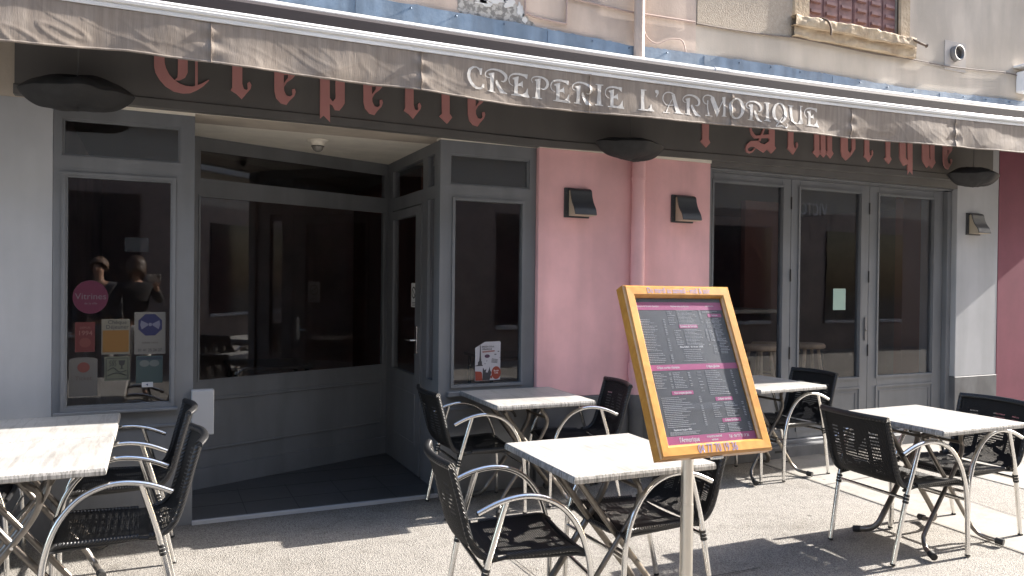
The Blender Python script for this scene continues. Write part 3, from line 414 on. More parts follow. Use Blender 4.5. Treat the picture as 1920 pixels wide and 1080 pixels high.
# crack / cable line under the stucco
MB().tube(cr([(4.02,-.014,3.655),(4.3,-.014,3.657),(4.8,-.014,3.674),(5.1,-.02,3.69),(5.6,-.014,3.69),(6.05,-.014,3.685),(6.55,-.014,3.70),(7.1,-.014,3.70),(7.6,-.014,3.725),(8.0,-.014,3.75),(8.3,-.014,3.74)], 5), .006, 6).build('wall_cable', mat('dirty_cable', (.17,.14,.12), .8), cafe)
MB().tube(cr([(2.455,-.02,4.1),(2.457,-.02,3.52),(2.47,-.02,3.495),(2.55,-.02,3.475),(2.78,-.02,3.465),(2.80,-.02,3.485),(2.805,-.02,3.62),(2.83,-.02,3.66),(3.1,-.02,3.655),(3.35,-.02,3.645),(3.6,-.02,3.65),(4.0,-.02,3.66)], 5), .008, 6).build('wall_pipe', mat('painted_pipe', (.36,.27,.235), .7), cafe)
MB().tube(cr([(3.47,-.03,3.58),(3.52,-.03,3.47),(3.62,-.03,3.43),(3.74,-.03,3.48),(3.86,-.03,3.49),(3.9,-.03,3.40),(3.88,-.03,3.30)], 5), .005, 6).build('loose_cable', mat('painted_pipe', (.36,.27,.235), .7), cafe)
# shuttered window with stone surround
STONE = mat('worn_stone', (.35,.26,.17), .9, col2=(.50,.40,.28), vs=5, bump=.7, bs=35, bd=.01)
sill = MB()
def sillf(z0, z1, yo, x0, x1, amp):
    n = 40
    def f(u, v):
        x = x0+(x1-x0)*u; a = v*4
        if a <= 1: y, z = -yo*a, z0
        elif a <= 3: y, z = -yo, z0+(z1-z0)*(a-1)/2
        else: y, z = -yo*(4-a), z1
        k = amp*(nz(x*5, z*12, y*9)+.5*nz(x*18, z*30, y*9))
        return (x, y - k*(a > .9)*(a < 3.1), z + k*.7)
    return f
sill.grid(sillf(3.70, 3.80, .05, 5.05, 6.60, .012), 90, 16).grid(sillf(3.79, 3.875, .085, 5.04, 6.56, .014), 90, 16)
sill.build('window_sill', STONE, cafe)
MB().box(5.06, 5.26, -.028, .03, 3.86, 5.3, b=.015).build('window_surround', STONE, cafe); MB().box(6.41, 6.56, -.022, .03, 3.86, 5.3, b=.015).build('window_surround', STONE, cafe)
SHUT = mat('faded_shutter_paint', (.25,.14,.13), .75, var=.2, vs=12, bump=.2, bs=60)
for k, (x0, x1) in enumerate([(5.268, 5.835), (5.843, 6.405)]):
    s = MB(); s.box(x0, x1, .03, .065, 3.885, 5.25, b=.004)
    cw = (x1-x0)/3
    for c in range(3):
        s.box(x0+c*cw+.012, x0+(c+1)*cw-.012, .022, .031, 3.89, 5.24, b=.003)
        for r_ in range(10):
            z = 3.955+r_*.095
            s.prism([(.022,z),(.004,z+.008),(.008,z+.036),(.022,z+.036)], 'x', x0+c*cw+.035, x0+(c+1)*cw-.035)
    s.build('shutter', SHUT, cafe)
IRON = mat('rusty_iron', (.10,.065,.045), .8, var=.3, vs=30)
hk = MB(); hk.tube(cr([(5.36,-.04,3.90),(5.39,-.10,3.86),(5.42,-.11,3.80),(5.43,-.10,3.74)],4), .009, 6).build('shutter_hook', IRON, cafe); hk = MB(); hk.tube(cr([(6.42,-.03,3.87),(6.5,-.08,3.86),(6.6,-.10,3.83),(6.68,-.10,3.82)],4), [.012]*12+[.02], 6)
hk.build('shutter_hook', IRON, cafe)
# ceiling/soffit strip over the shopfront, fascia board
BT = [(-1.0,2.535),(1.0,2.532),(2.57,2.516),(4.17,2.541),(7.1,2.575),(7.8,2.58)]
fa = MB()
def fasc(u, v):
    x = -.715+(7.76+.715)*u; zb = lin(x, BT); a = v*3
    if a <= 1: return (x, .0-.065*a, zb)
    if a <= 2: return (x, -.065, zb+(a-1)*.06+.0)
    return (x, -.055, zb+.06+(a-2)*.85)
# lower moulding: slightly prouder strip, then board
m1 = MB(); m1.grid(lambda u, v: (-.715+8.475*u, [-.001,-.072,-.072,-.062][int(round(v*3))], lin(-.715+8.475*u, BT)+[0,0,.05,.058][int(round(v*3))]), 40, 3, smooth=False).build('fascia_moulding', FASC, cafe)
MB().box(-.71, 7.755, -.0635, -.002, 2.578, 3.27).build('fascia', FASC, cafe)
# fascia letters in rose paint (blackletter), each a raised flat letter
for n, x, z in FPL:
    m = MB()
    for k, p in enumerate(FG[n]): m.prism([(x+a, z+b) for a, b in p], 'y', -.0745-.0004*k, -.0634)
    m.build('fascia_letter', ROSE, cafe)
# blue painted flashing, torn along its top edge
fl = MB(); pts = []; x = -7.8
zt = [(-8,3.40),(1.4,3.41),(2.3,3.405),(3.36,3.38),(3.9,3.40),(4.8,3.417),(6.5,3.412),(8.3,3.48)]
while x < 8.6: pts.append((x, lin(x, zt)+.007*nz(x*7)+.006*(nz(x*31) > .25))); x += .03
pts += [(8.6, 3.20), (-7.8, 3.20)]
fl.prism(pts, 'y', -.035, -.001).build('blue_flashing', mat('blue_flashing_paint', (.12,.18,.26), .6, col2=(.18,.245,.33), vs=7, bump=.3, bs=30, bd=.003, dirt=(.72,(9,9,1.5))), cafe)
sc = MB()
for k in range(20):
    x = 1.2+k*.36+.05*nz(k*3.3); sc.box(x-.0018, x+.0018, -.0375, -.034, 3.24, lin(x, zt)-.012) if k % 4 == 0 else sc.lathe([(.0,.012),(.007,.008),(.007,0)], (x, -.037, lin(x, zt)-.03), 8)
sc.build('flashing_screws', mat('dull_screw', (.1,.13,.18), .5, metal=.5), cafe)
# ---- walls at street level
MB().box(-8, -.53, 0, .3, .66, 2.529).build('left_wall', LGREY, cafe)
MB().box(-8, -.53, -.012, .3, 0, .66).build('left_plinth', PLINTH, cafe)
pw = MB().box(2.575, 4.165, -.04, .1, .655, 2.515, b=.004); pw.build('pink_wall', PINK, cafe)
MB().box(2.575, 4.165, -.052, .1, 0, .654, b=.004).build('pink_wall_plinth', PLINTH, cafe)
MB().box(2.575, 4.165, -.05, 0, 2.5155, 2.54).build('soffit_strip', CREAM, cafe)
MB().box(-.53, .223, -.001, .09, 2.515, 2.536).build('soffit_strip', CREAM, cafe); MB().box(1.82, 2.57, -.001, .09, 2.515, 2.536).build('soffit_strip', CREAM, cafe)
MB().box(7.30, 7.945, -.004, .4, .615, 2.95, b=.004).build('pillar', LGREY, cafe)
MB().box(7.29, 7.945, -.014, .4, 0, .614, b=.004).build('pillar_plinth', PLINTH, cafe)
# ---- window bays
def frame(name, x0, x1, z0, z1, holes, y0=0.0, y1=.07, m=GREY, b=.003):
    """a flat joinery panel with rectangular openings, made of butted boards"""
    xs = sorted({x0, x1} | {h[0] for h in holes} | {h[1] for h in holes}); zs = sorted({z0, z1} | {h[2] for h in holes} | {h[3] for h in holes})
    f = MB()
    for i in range(len(xs)-1):
        run = None
        for k in range(len(zs)-1):
            cx, c_z = (xs[i]+xs[i+1])/2, (zs[k]+zs[k+1])/2
            hole = any(h[0] < cx < h[1] and h[2] < c_z < h[3] for h in holes)
            if not hole:
                run = (run[0] if run else zs[k], zs[k+1])
            if (hole or k == len(zs)-2) and run:
                f.box(xs[i], xs[i+1], y0, y1, run[0], run[1]); run = None
    return f.build(name, m, cafe)
def bead(mb, x0, x1, z0, z1, y0, y1, w_):
    """a rectangular moulding ring"""
    mb.box(x0, x0+w_, y0, y1, z0, z1).box(x1-w_, x1, y0, y1, z0, z1).box(x0+w_, x1-w_, y0, y1, z0, z0+w_).box(x0+w_, x1-w_, y0, y1, z1-w_, z1)
def pane(x0, x1, z0, z1, y, parent, name='pane'):
    return MB().box(x0, x1, y, y+.006, z0, z1).build(name, GLASS, parent)
# left bay
lf = frame('shopfront_frame', -.528, .223, 0, 2.514, [(-.484,.141,2.221,2.437), (-.485,.120,.735,2.128)])
win = MB(); bead(win, -.484, .119, .736, 2.127, -.012, .045, .02); bead(win, -.466, .101, .755, 2.109, -.004, .04, .012)
wo = win.build('window', GREY, cafe); pane(-.455, .09, .765, 2.10, .02, wo)
MB().box(-.52, .135, -.035, -.0005, .716, .735, b=.004).build('sill', GREY, wo)
tw = MB(); bead(tw, -.484, .141, 2.221, 2.437, .015, .05, .012); to = tw.build('transom_window', GREY, cafe); pane(-.472, .129, 2.233, 2.425, .03, to)
bp = MB(); bp.box(-.528, .223, -.010, -.0005, .615, .632, b=.003).build('panel_moulding', GREY, cafe)
# right bay
frame('shopfront_frame', 1.82, 2.572, 0, 2.514, [(1.894,2.519,2.206,2.424), (1.91,2.48,.76,2.115)])
win = MB(); bead(win, 1.911, 2.479, .761, 2.114, -.012, .045, .02); wo = win.build('window', GREY, cafe); pane(1.931, 2.459, .781, 2.094, .02, wo)
MB().box(1.88, 2.50, -.035, -.0005, .700, .735, b=.004).build('sill', GREY, wo)
tw = MB(); bead(tw, 1.894, 2.519, 2.206, 2.424, .015, .05, .012); to = tw.build('transom_window', GREY, cafe); pane(1.906, 2.507, 2.218, 2.412, .03, to)
MB().box(1.823, 2.572, -.010, -.0005, .60, .617, b=.003).build('panel_moulding', GREY, cafe)
# ---- entrance recess : side cheek, angled glazed wall, door wall
MB().box(.165, .222, .071, .85, 0, 2.53).build('recess_cheek', GREY, cafe)
bw = bpy.data.objects.new('recess_wall', None)
A0 = Vector((.22, .78, 0)); ang = math.atan2(1.445-.78, 1.86-.22); Lw = 1.77
def on_wall(o):
    me = o.data; me.transform(Matrix.Translation(A0) @ Matrix.Rotation(ang, 4, 'Z')); return o
rw = MB()
for bx in [(0,.07,0,2.53),(1.735,Lw,0,2.53),(.07,1.735,0,.775),(.07,1.735,2.118,2.222),(.07,1.735,2.445,2.53)]: rw.box(bx[0], bx[1], 0, .06, bx[2], bx[3])
rw.box(.10, 1.72, -.012, 0, .632, .648, b=.004).box(.10, 1.72, -.010, 0, .645, .66, b=.003).box(.10, 1.72, -.010, 0, .278, .295, b=.004)
rw.box(.09, .105, -.010, 0, .28, .65).box(1.70, 1.715, -.010, 0, .28, .65).box(0, Lw, -.02, 0, 0, .155)
ro = on_wall(rw.build('recess_wall', GREY, cafe))
on_wall(MB().box(.07, 1.735, .02, .026, .775, 2.118).build('pane', GLASS, ro)); on_wall(MB().box(.07, 1.735, .02, .026, 2.222, 2.445).build('pane', GLASS, ro))
rb = MB(); bead(rb, .07, 1.735, .775, 2.118, -.006, .015, .014); bead(rb, .07, 1.735, 2.222, 2.445, -.004, .015, .012); on_wall(rb.build('glazing_bead', GREY, ro))
# ceiling and floor of the recess
cp = [(.2,.0),(1.84,.0),(1.87,1.46),(.2,.785)]
MB().prism([(.165,-.0015),(1.90,-.0015),(1.90,1.60),(.165,.95)], 'z', 2.531, 2.6).build('recess_ceiling', CREAM, cafe)
MB().prism([(.222,.012),(1.85,.012),(1.85,1.46),(.222,.80)], 'z', .0, .012).build('recess_floor', mat('dark_floor_tile', (.055,.056,.06), .35, var=.15, vs=5, bump=.1, bs=60), cafe)
MB().box(.222, 1.82, -.022, .012, .0, .021).build('threshold_strip', mat('worn_threshold', (.42,.43,.45), .5), cafe)
g = MB()
for k in range(1, 5): g.box(.222, 1.85, k*.33-.002, k*.33+.002, .0125, .0135)
for k in range(1, 5): g.box(.222+k*.33-.002, .222+k*.33+.002, .013, .7, .0127, .0137)
g.build('floor_joint', mat('tile_joint', (.043,.044,.047), .6), cafe)
# door wall in the plane x=1.85 (y is along the wall)
dw = MB()
for (y0, y1, z0, z1) in [(.071,.215,0,2.53),(.355,.475,0,2.53),(1.29,1.46,0,2.53),(.215,.355,0,.79),(.215,.355,2.125,2.215),(.215,.355,2.447,2.53),(.475,1.29,2.11,2.215),(.475,1.29,2.447,2.53)]:
    dw.box(1.85, 1.91, y0, y1, z0, z1)
do = dw.build('door_frame', GREY, cafe)
MB().box(1.87, 1.876, .215, .355, .79, 2.125).build('pane', GLASS, do); MB().box(1.87, 1.876, .215, .355, 2.215, 2.447).build('pane', GLASS, do); MB().box(1.87, 1.876, .475, 1.29, 2.215, 2.447).build('pane', GLASS, do)
dl = MB()
for (y0, y1, z0, z1) in [(.49,.62,.02,2.10),(1.25,1.28,.02,2.10),(.62,1.25,.02,.78),(.62,1.25,2.03,2.10)]: dl.box(1.842, 1.89, y0, y1, z0, z1)
dl.box(1.836, 1.842, .60, 1.2, .62, .635).box(1.836, 1.842, .60, 1.2, .24, .255).box(1.836, 1.842, .60, .615, .255, .62)
dd = dl.build('door', GREY, cafe)
MB().box(1.86, 1.866, .62, 1.25, .78, 2.03).build('pane', GLASS, dd)
h = MB(); h.box(1.830, 1.842, .535, .575, .96, 1.17, b=.003); h.tube([(1.835,.555,1.06),(1.79,.555,1.06),(1.785,.60,1.06),(1.785,.68,1.058)], .009, 8); h.build('handle', ALU, dd)
# ---- folding doors (set back 10 cm)
YD = .10
MB().box(4.165, 7.30, .10, .16, 2.475, 2.60, b=.003).build('door_head', GREY, cafe)
MB().box(4.165, 7.30, .04, .10, 2.487, 2.50, b=.003).build('door_head_moulding', GREY, cafe)
MB().box(4.165, 7.30, -.003, .0999, 2.501, 2.60).build('door_soffit', FASC, cafe)
MB().box(4.165, 4.215, .0, .16, 0, 2.475, b=.003).build('door_jamb', GREY, cafe)
MB().box(7.235, 7.295, .05, .16, 0, 2.475, b=.003).build('door_jamb', GREY, cafe)
st = MB().box(4.166, 7.289, -.045, .0999, 0, .10, b=.004); st.build('door_step', PLINTH, cafe)
MB().box(4.216, 7.234, .05, .0998, .1005, .128, b=.003).build('door_threshold', GREY, cafe)
MB().box(4.9, 5.05, -.0475, -.0455, .055, .075).build('step_vent', BLACKP, cafe)
for k, (x0, x1, gx0, gx1) in enumerate([(4.217,5.192,4.315,5.088),(5.196,6.182,5.300,6.065),(6.186,7.233,6.315,7.085)]):
    d = MB()
    for (a, b_, c, e) in [(x0,gx0,.13,2.472),(gx1,x1,.13,2.472),(gx0,gx1,.13,.655),(gx0,gx1,2.39,2.472)]: d.box(a, b_, YD, YD+.05, c, e, b=.002)
    bead(d, gx0-.022, gx1+.022, .633, 2.412, YD-.012, YD+.001, .02)
    bead(d, gx0-.02, gx1+.02, .19, .56, YD-.010, YD+.001, .018)
    bead(d, gx0+.03, gx1-.03, .235, .515, YD-.006, YD+.001, .010)
    o = d.build('door', GREY, cafe); pane(gx0, gx1, .655, 2.39, YD+.02, o)
    if k == 1: h = MB(); h.box(6.13, 6.155, YD-.014, YD-.0005, 1.0, 1.22, b=.003).lathe([(0,0),(.008,0),(.008,.02),(0,.02)], (6.142, YD-.018, 1.09), 8); h.build('handle', mat('dull_metal', (.25,.25,.26), .4, metal=.8), o)
    for z in (.85, 1.55, 2.2):
        if k < 2: MB().tube([(x1, YD-.004, z), (x1, YD-.004, z+.11)], .007, 8).build('hinge', BLACKP, o)
MB().box(5.74, 5.90, .113, .1145, 1.29, 1.49).build('notice', mat('pale_green_paper', (.36,.50,.43), .7), cafe)
# ---- interior
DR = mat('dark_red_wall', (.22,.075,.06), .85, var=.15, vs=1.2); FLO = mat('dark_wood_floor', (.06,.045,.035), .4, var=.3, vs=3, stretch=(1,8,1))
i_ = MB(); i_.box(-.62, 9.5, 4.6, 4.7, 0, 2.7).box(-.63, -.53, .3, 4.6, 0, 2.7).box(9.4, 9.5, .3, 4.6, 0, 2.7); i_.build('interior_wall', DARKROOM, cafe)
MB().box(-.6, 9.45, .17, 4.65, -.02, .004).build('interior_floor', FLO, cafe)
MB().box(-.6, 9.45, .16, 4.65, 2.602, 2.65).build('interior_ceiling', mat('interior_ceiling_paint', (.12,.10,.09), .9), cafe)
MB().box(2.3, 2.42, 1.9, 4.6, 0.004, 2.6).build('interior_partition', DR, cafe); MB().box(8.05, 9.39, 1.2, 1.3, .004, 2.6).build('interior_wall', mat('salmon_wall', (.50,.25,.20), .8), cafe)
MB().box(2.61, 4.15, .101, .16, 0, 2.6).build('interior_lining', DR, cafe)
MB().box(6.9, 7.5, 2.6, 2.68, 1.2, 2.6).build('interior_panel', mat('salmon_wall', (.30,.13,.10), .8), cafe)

# ================================================================ AWNING
awn = empty('awning', label='retracted taupe awning with a wrinkled lettered valance under white metal profiles', cat='awning')
q1 = lambda x: max(0, x-1)**2
zbar = lambda x: 2.899+.0027*q1(x)
zgut = lambda x: 3.132+.0027*q1(x)
XS = [-3.2+i*.3 for i in range(49)]
def extr(mb, prof, zf, smooth=True, xs=XS):
    n = len(prof); st = len(mb.v)
    for x in xs:
        for (y, z) in prof: mb.v.append((x, y, zf(x)+z))
    for i in range(len(xs)-1):
        for k in range(n):
            k2 = (k+1) % n; mb.face((st+i*n+k, st+(i+1)*n+k, st+(i+1)*n+k2, st+i*n+k2), smooth)
    mb.face([st+k for k in range(n)]); mb.face([st+(len(xs)-1)*n+k for k in range(n)][::-1]); return mb
b = MB(); extr(b, [(-.66,0),(-.672,.002),(-.672,.020),(-.668,.024),(-.668,.028),(-.678,.032),(-.680,.046),(-.672,.052),(-.672,.056),(-.676,.062),(-.668,.073),(-.655,.077),(-.60,.077),(-.60,0)], zbar, False)
b.build('front_profile', WHITEM, awn)
b = MB(); circ = [(-.35+.021*math.cos(t*math.pi/8), .022+.021*math.sin(t*math.pi/8)) for t in range(16)]
extr(b, circ, zgut); extr(b, [(-.335,.040),(-.345,.048),(-.33,.052),(-.10,.062),(-.10,.054)], zgut, False)
b.build('rear_profile', WHITEM, awn)
for x in (3.98,): MB().tube([(x-.05,-.35,zgut(x)+.022),(x+.09,-.35,zgut(x)+.024)], .026, 12).build('pipe_joint', WHITEM, awn)
cas = MB(); extr(cas, [(-.40,-.205),(-.33,-.205),(-.33,.034),(-.037,.042),(-.037,.050),(-.345,.040),(-.40,-.01)], zgut, False)
cas.build('cassette', mat('gap_shade_black', (.035,.028,.03), .8), awn)  # near-black colour carries the shade of the gap behind the front bar
r_ = MB(); extr(r_, [(-.61,-.0),(-.61,.045),(-.38,.055),(-.38,.0)], zbar, False); r_.build('canvas_slab', mat('dark_canvas', (.10,.08,.07), .9), awn)  # unseen slab, added so the awning blocks sun up to the front bar
VB = [(-3.3,2.655),(-.69,2.655),(-.13,2.684),(.26,2.677),(.97,2.662),(1.45,2.668),(1.6,2.660),(1.84,2.648),(2.06,2.643),(2.49,2.650),(3.4,2.672),(4.19,2.69),(5.03,2.70),(6.28,2.732),(7.28,2.757),(9.2,2.80),(11.2,2.86)]
SEAMS = [-2.13,-.93,.27,1.45,2.625,3.83,5.05,6.30,7.5,8.7,9.9]
def vy(x, z):
    zt_, zb_ = zbar(x)+.004, lin(x, VB); t = min(1.1, max(0, (zt_-z)/(zt_-zb_)))
    g = t*(1.25-.25*t)
    y = .034*g*nz(x*1.6, t*.6, 1) + .011*g*nz(x*4.1+t*1.0, t*1.4, 9)
    r1 = 1-abs(nz(x*2.6+t*1.1, t*.9, 4))*2; y -= .002*max(0, r1-.8)*g*5*(nz(x*.7,3)+.5)
    r2 = 1-abs(nz(x*5.5-t*1.8, t*1.5, 14))*2; y -= .0016*max(0, r2-.82)*5*(.3+g)*(nz(x*1.1,8)+.5)*1.6
    y += .003*math.exp(-t*4.5)*nz(x*11, t*.5, 21) + .0035*math.exp(-t*5)*max(0, nz(x*17, t*1.5, 22)-.15)*2 + .0004*nz(x*60, t*5, 2)
    for s in SEAMS:
        d = abs(x-s)
        if d < .12: y -= .0035*math.exp(-(d/.006)**2) - .005*math.exp(-(d/.045)**2)*math.cos((z-2.7)*60+s)
    return -.668 + y
CANV = mat('taupe_canvas', (.225,.186,.155), .85, col2=(.29,.246,.208), vs=7, bump=.5, bs=45, bd=.0015, stretch=(5,5,.35))
VB0 = VB; lin0 = lin
def zbot(x): return lin(x, VB)+.004*nz(x*3.1, 40)+.003*nz(x*9, 41)
vm = MB(); X0, X1, NX, NZ = -3.1, 11.1, 1420, 26
def vf(u, v):
    x = X0+(X1-X0)*u; zt_, zb_ = zbar(x)+.004, zbot(x); z = zt_+(zb_-zt_)*v
    return (x, vy(x, z), z)
vm.grid(vf, NX, NZ)
vo = vm.build('valance', CANV, awn); md = vo.modifiers.new('thickness', 'SOLIDIFY'); md.thickness = .0012; md.offset = 1
hm = MB(); hm.grid(lambda u, v: (X0+(X1-X0)*u, vy(X0+(X1-X0)*u, zbot(X0+(X1-X0)*u)+.012*(1-v))-[.0002,.003,.003,.0002][int(round(v*3))], zbot(X0+(X1-X0)*u)+.012-.0135*v), 900, 3)
hm.build('hem', CANV, vo)
for s in SEAMS:
    if X0 < s < X1:
        zz = [lin(s, VB)+(zbar(s)-lin(s, VB))*k/40 for k in range(41)]
        stn = MB(); stn.tube([(s+.0015*nz(k*.8, s), vy(s, z_)-.0012, z_) for k, z_ in enumerate(zz)], .0016, 5)
        stn.build('seam', mat('seam_thread', (.14,.11,.09), .9), vo)
# white lettering printed on the valance, following the cloth
import bmesh
LETW = mat('faded_white_print', (.64,.62,.59), .8, col2=(.52,.495,.465), vs=35, stretch=(2,2,.6))
def cloth_letter(polys, x0, z0):
    bm = bmesh.new()
    for p in polys:
        vs = [bm.verts.new((x0+a, 0, z0+b)) for a, b in p]
        for t in tessellate_polygon([[Vector((a, b, 0)) for a, b in p]]):
            try: bm.faces.new([vs[i] for i in t])
            except ValueError: pass
    for _ in range(5):
        e = [e for e in bm.edges if e.calc_length() > .008]
        if not e: break
        bmesh.ops.subdivide_edges(bm, edges=e, cuts=1); bmesh.ops.triangulate(bm, faces=bm.faces[:])
    for v in bm.verts: v.co.y = vy(v.co.x, v.co.z)-.0019
    bmesh.ops.recalc_face_normals(bm, faces=bm.faces[:])
    for f in bm.faces:
        f.smooth = True
        if f.normal.y > 0: f.normal_flip()
    me = bpy.data.meshes.new('printed_letter'); bm.to_mesh(me); bm.free(); me.materials.append(LETW)
    o = bpy.data.objects.new('printed_letter', me); scene.collection.objects.link(o); o.parent = vo
for n, x, z in VPL: cloth_letter(VG[n], x, z)

# ================================================================ THINGS FIXED TO THE FACADE
def heater(x, y, z, w_, d_, ht, hb, rz, seed, label):
    t = empty('covered_heater', (x, y, z), rz, label=label, cat='covered heater', group='covered heaters hung under the awning')
    m = MB()
    for sgn, H in ((1, ht), (-1, hb)):
        def f(u, v, sgn=sgn, H=H):
            r_ = u; a = v*2*math.pi
            k = (abs(math.cos(a))**1.35+abs(math.sin(a))**1.35)**(-1/1.35)
            X = w_/2*r_*k*math.cos(a); Y = d_/2*r_*k*math.sin(a)
            hz = H*(1-r_**(2.2 if sgn > 0 else 3.2))**.8*(1+.12*math.cos(a*2+seed))
            wr = .018*nz(X*7+seed, Y*7, sgn*3)*(1-r_) + .006*abs(nz(X*16+seed, Y*16, 2))*(1-r_) + .011*abs(nz(a*3+seed, r_*2, sgn*2))*r_*(1-r_)*4*sgn + .012*nz(math.cos(a)*2+seed, math.sin(a)*2, 7)*r_
            return (X, Y, sgn*hz+wr)
        m.grid(f, 22, 64)
    c = m.build('cover', mat('black_cover_fabric', (.026,.026,.027), .8, var=.25, vs=10, bump=.5, bs=12, bd=.01), t)
    MB().tube([(0,0,ht-.01),(.004,0,ht+.09),(0,0,ht+.36)], .0035, 6).build('hanging_wire', mat('grey_wire', (.12,.12,.12), .6), t)
heater(-.385, -.30, 2.525, .57, .42, .085, .092, R(-3), 0, 'flattened black cloth covered heater hanging above the left grey window')
heater(3.20, -.30, 2.545, .62, .40, .045, .105, R(4), 5, 'crumpled black cloth covered heater hanging in front of the pink wall top')
heater(7.10, -.30, 2.585, .68, .42, .072, .10, R(0), 11, 'black cloth covered heater hanging beside the right pale grey pillar')
HOOD = mat('anthracite_lamp_metal', (.045,.048,.054), .45, bump=.05, bs=90); CRG = mat('cream_lamp_glass', (.50,.43,.33), .5)
def wall_lamp(x, y, z, label):
    t = empty('wall_lamp', (x, y, z), 0, label=label, cat='wall lamp', group='anthracite wall lamps along the facade')
    MB().box(0, .215, -.016, -.0005, 0, .222, b=.002).build('backplate', HOOD, t)
    prof = cr([(-.018,0,.222),(-.048,0,.205),(-.058,0,.165),(-.078,0,.115),(-.112,0,.065),(-.128,0,.02)], 5)
    m = MB(); st = len(m.v)
    pr = [(p.x, p.z) for p in prof]; inner = [(a+.006, b-.004) for a, b in pr][::-1]
    m.prism(pr+inner, 'x', .03, .215); m.build('hood', HOOD, t)
    MB().prism([(-.017,.20)]+[(a+.008, b-.004) for a, b in pr[4:]]+[(-.115,.012),(-.017,.012)], 'x', .036, .209).build('lamp_glass', CRG, t)
    sc = MB()
    for zz in (.04, .18): sc.lathe([(0,.003),(.004,.002),(.004,0)], (.013, -.018, zz), 8)
    sc.build('screw', ALU, t)
wall_lamp(2.785, -.0405, 2.008, 'anthracite curved wall lamp left of the pink downpipe')
wall_lamp(3.765, -.0405, 2.012, 'anthracite curved wall lamp right of the pink downpipe')
wall_lamp(7.43, -.0005, 2.045, 'anthracite curved wall lamp on the pale grey pillar')
# downpipe
dp = empty('downpipe', (3.42, -.045, 0), label='downpipe running from the upper wall down the pink wall between two lamps', cat='downpipe')
MB().tube([(.005,-.02,3.10),(.005,-.02,6.2)], .042, 16).build('upper_pipe', mat('old_cream_pipe', (.50,.40,.34), .5, var=.08, vs=2, dirt=(.8,(4,4,2))), dp)
MB().tube([(0,-.045,1.99),(0,-.045,2.60)], .052, 20).tube([(0,-.045,.90),(0,-.045,1.99)], .054, 20).build('lower_pipe', PINK, dp)
MB().tube([(0,-.045,.78),(0,-.045,.90)], .064, 20).tube([(0,-.045,.655),(0,-.045,.785)], .058, 20).build('pipe_collar', PINK, dp)
MB().tube([(0,-.047,.0),(0,-.047,.654)], .058, 20).build('pipe_base', PLINTH, dp)
# extractor vent outlet on the upper wall
for zc in (1.25, 2.32): MB().tube([(0,-.045,zc),(0,-.045,zc+.022)], .0575, 20).box(-.012, .012, -.0455, .0035, zc+.002, zc+.020).build('pipe_clip', PINK, dp)
v = empty('vent_outlet', (7.22, -.001, 3.84), label='round grey vent outlet on the upper wall near the right edge', cat='vent')
def ring(r0, r1, y0, y1, n=28):
    m = MB(); st = 0
    for (r_, y) in ((r1, y0), (r1, y1), (r0, y1), (r0, y0)):
        for k in range(n): m.v.append((r_*math.cos(2*math.pi*k/n), y, r_*math.sin(2*math.pi*k/n)))
    for i in range(4):
        for k in range(n): m.face((i*n+k, i*n+(k+1) % n, ((i+1) % 4)*n+(k+1) % n, ((i+1) % 4)*n+k), True)
    return m
ring(.064, .076, 0, -.06).build('pipe_end', mat('grey_pvc', (.19,.18,.17), .6), v)
MB().box(-.062, .062, -.02, -.01, -.05, .05).build('inner_flap', mat('dark_vent', (.12,.115,.11), .7), v)
MB().box(-.15, .17, -.006, .0004, -.17, .12, b=.002).build('cement_patch', mat('cement_patch_paint', (.46,.42,.385), .9, var=.05, vs=8, bump=.4, bs=60), v)
bx = MB(); bx.box(8.19, 8.42, -.14, -.001, 3.56, 3.78, b=.012).box(8.15, 8.46, -.16, -.001, 3.82, 3.84, b=.004)
tag(bx.build('wall_box', WHITE), 'small white box under a ledge at the far right of the upper wall', 'wall box')
# security dome on the recess ceiling
t = empty('dome_camera', (1.07, .54, 2.53), label='white dome camera on the cream ceiling of the entrance', cat='camera')
MB().lathe([(0,0),(.078,-.001),(.078,-.008),(.055,-.012),(.046,-.03),(.046,-.045)], n=28).build('base', CREAM, t)
MB().lathe([(.042,-.04),(.042,-.05),(.035,-.068),(.02,-.082),(0,-.086)], n=28).build('dome', mat('smoked_dome', (.25,.24,.22), .1), t)
ring(.042, .047, -.002, .002).build('trim_ring', BLACKP, t).matrix_local = Matrix.Translation((0,0,-.045)) @ Matrix.Rotation(R(90), 4, 'X')
# white letterbox-like box at the recess corner
t = MB(); t.box(.212, .340, -.075, -.0015, .562, .835, b=.004); tag(t.build('wall_box', mat('pale_grey_metal', (.36,.37,.39), .5)), 'pale grey metal box on the corner post left of the entrance', 'box')
# ================================================================ NEIGHBOURS
nb = empty('neighbour_building', (7.95,0,0), label='burgundy rendered neighbouring building at the right edge of the street', cat='building')
MB().box(0, 12, -.006, .15, 0, 3.05).build('wall', BURG, nb); MB().box(1.65, 12, .002, 5, 2.951, 7).build('upper_wall', LGREY, nb); MB().box(1.86, 16, -.22, 5.2, 7.001, 7.15).box(1.86, 16, -.22, 0, 6.2, 6.35).build('roof_with_shade_eave', mat('roof_edge', (.2,.12,.09), .8), nb)  # lower strip is an unseen eave, added to keep sun off the cafe wall
op = empty('opposite_building', (0,-8.0,0), label='dark fronted building across the street facing the cafe', cat='building')
DKF = mat('dark_shopfront', (.20,.165,.155), .6, var=.15, vs=1)
MB().box(-30, 40, -3, 0, 0, 3.2).build('shopfront', DKF, op)
MB().box(-30, 40, -3, 0, 3.2, 9.5).build('upper_wall', mat('opposite_render', (.45,.42,.37), .9, var=.08, vs=1), op)
MB().box(-30, 40, -.02, .25, 3.95, 4.05).build('ledge', mat('opposite_ledge', (.4,.4,.4), .8), op)
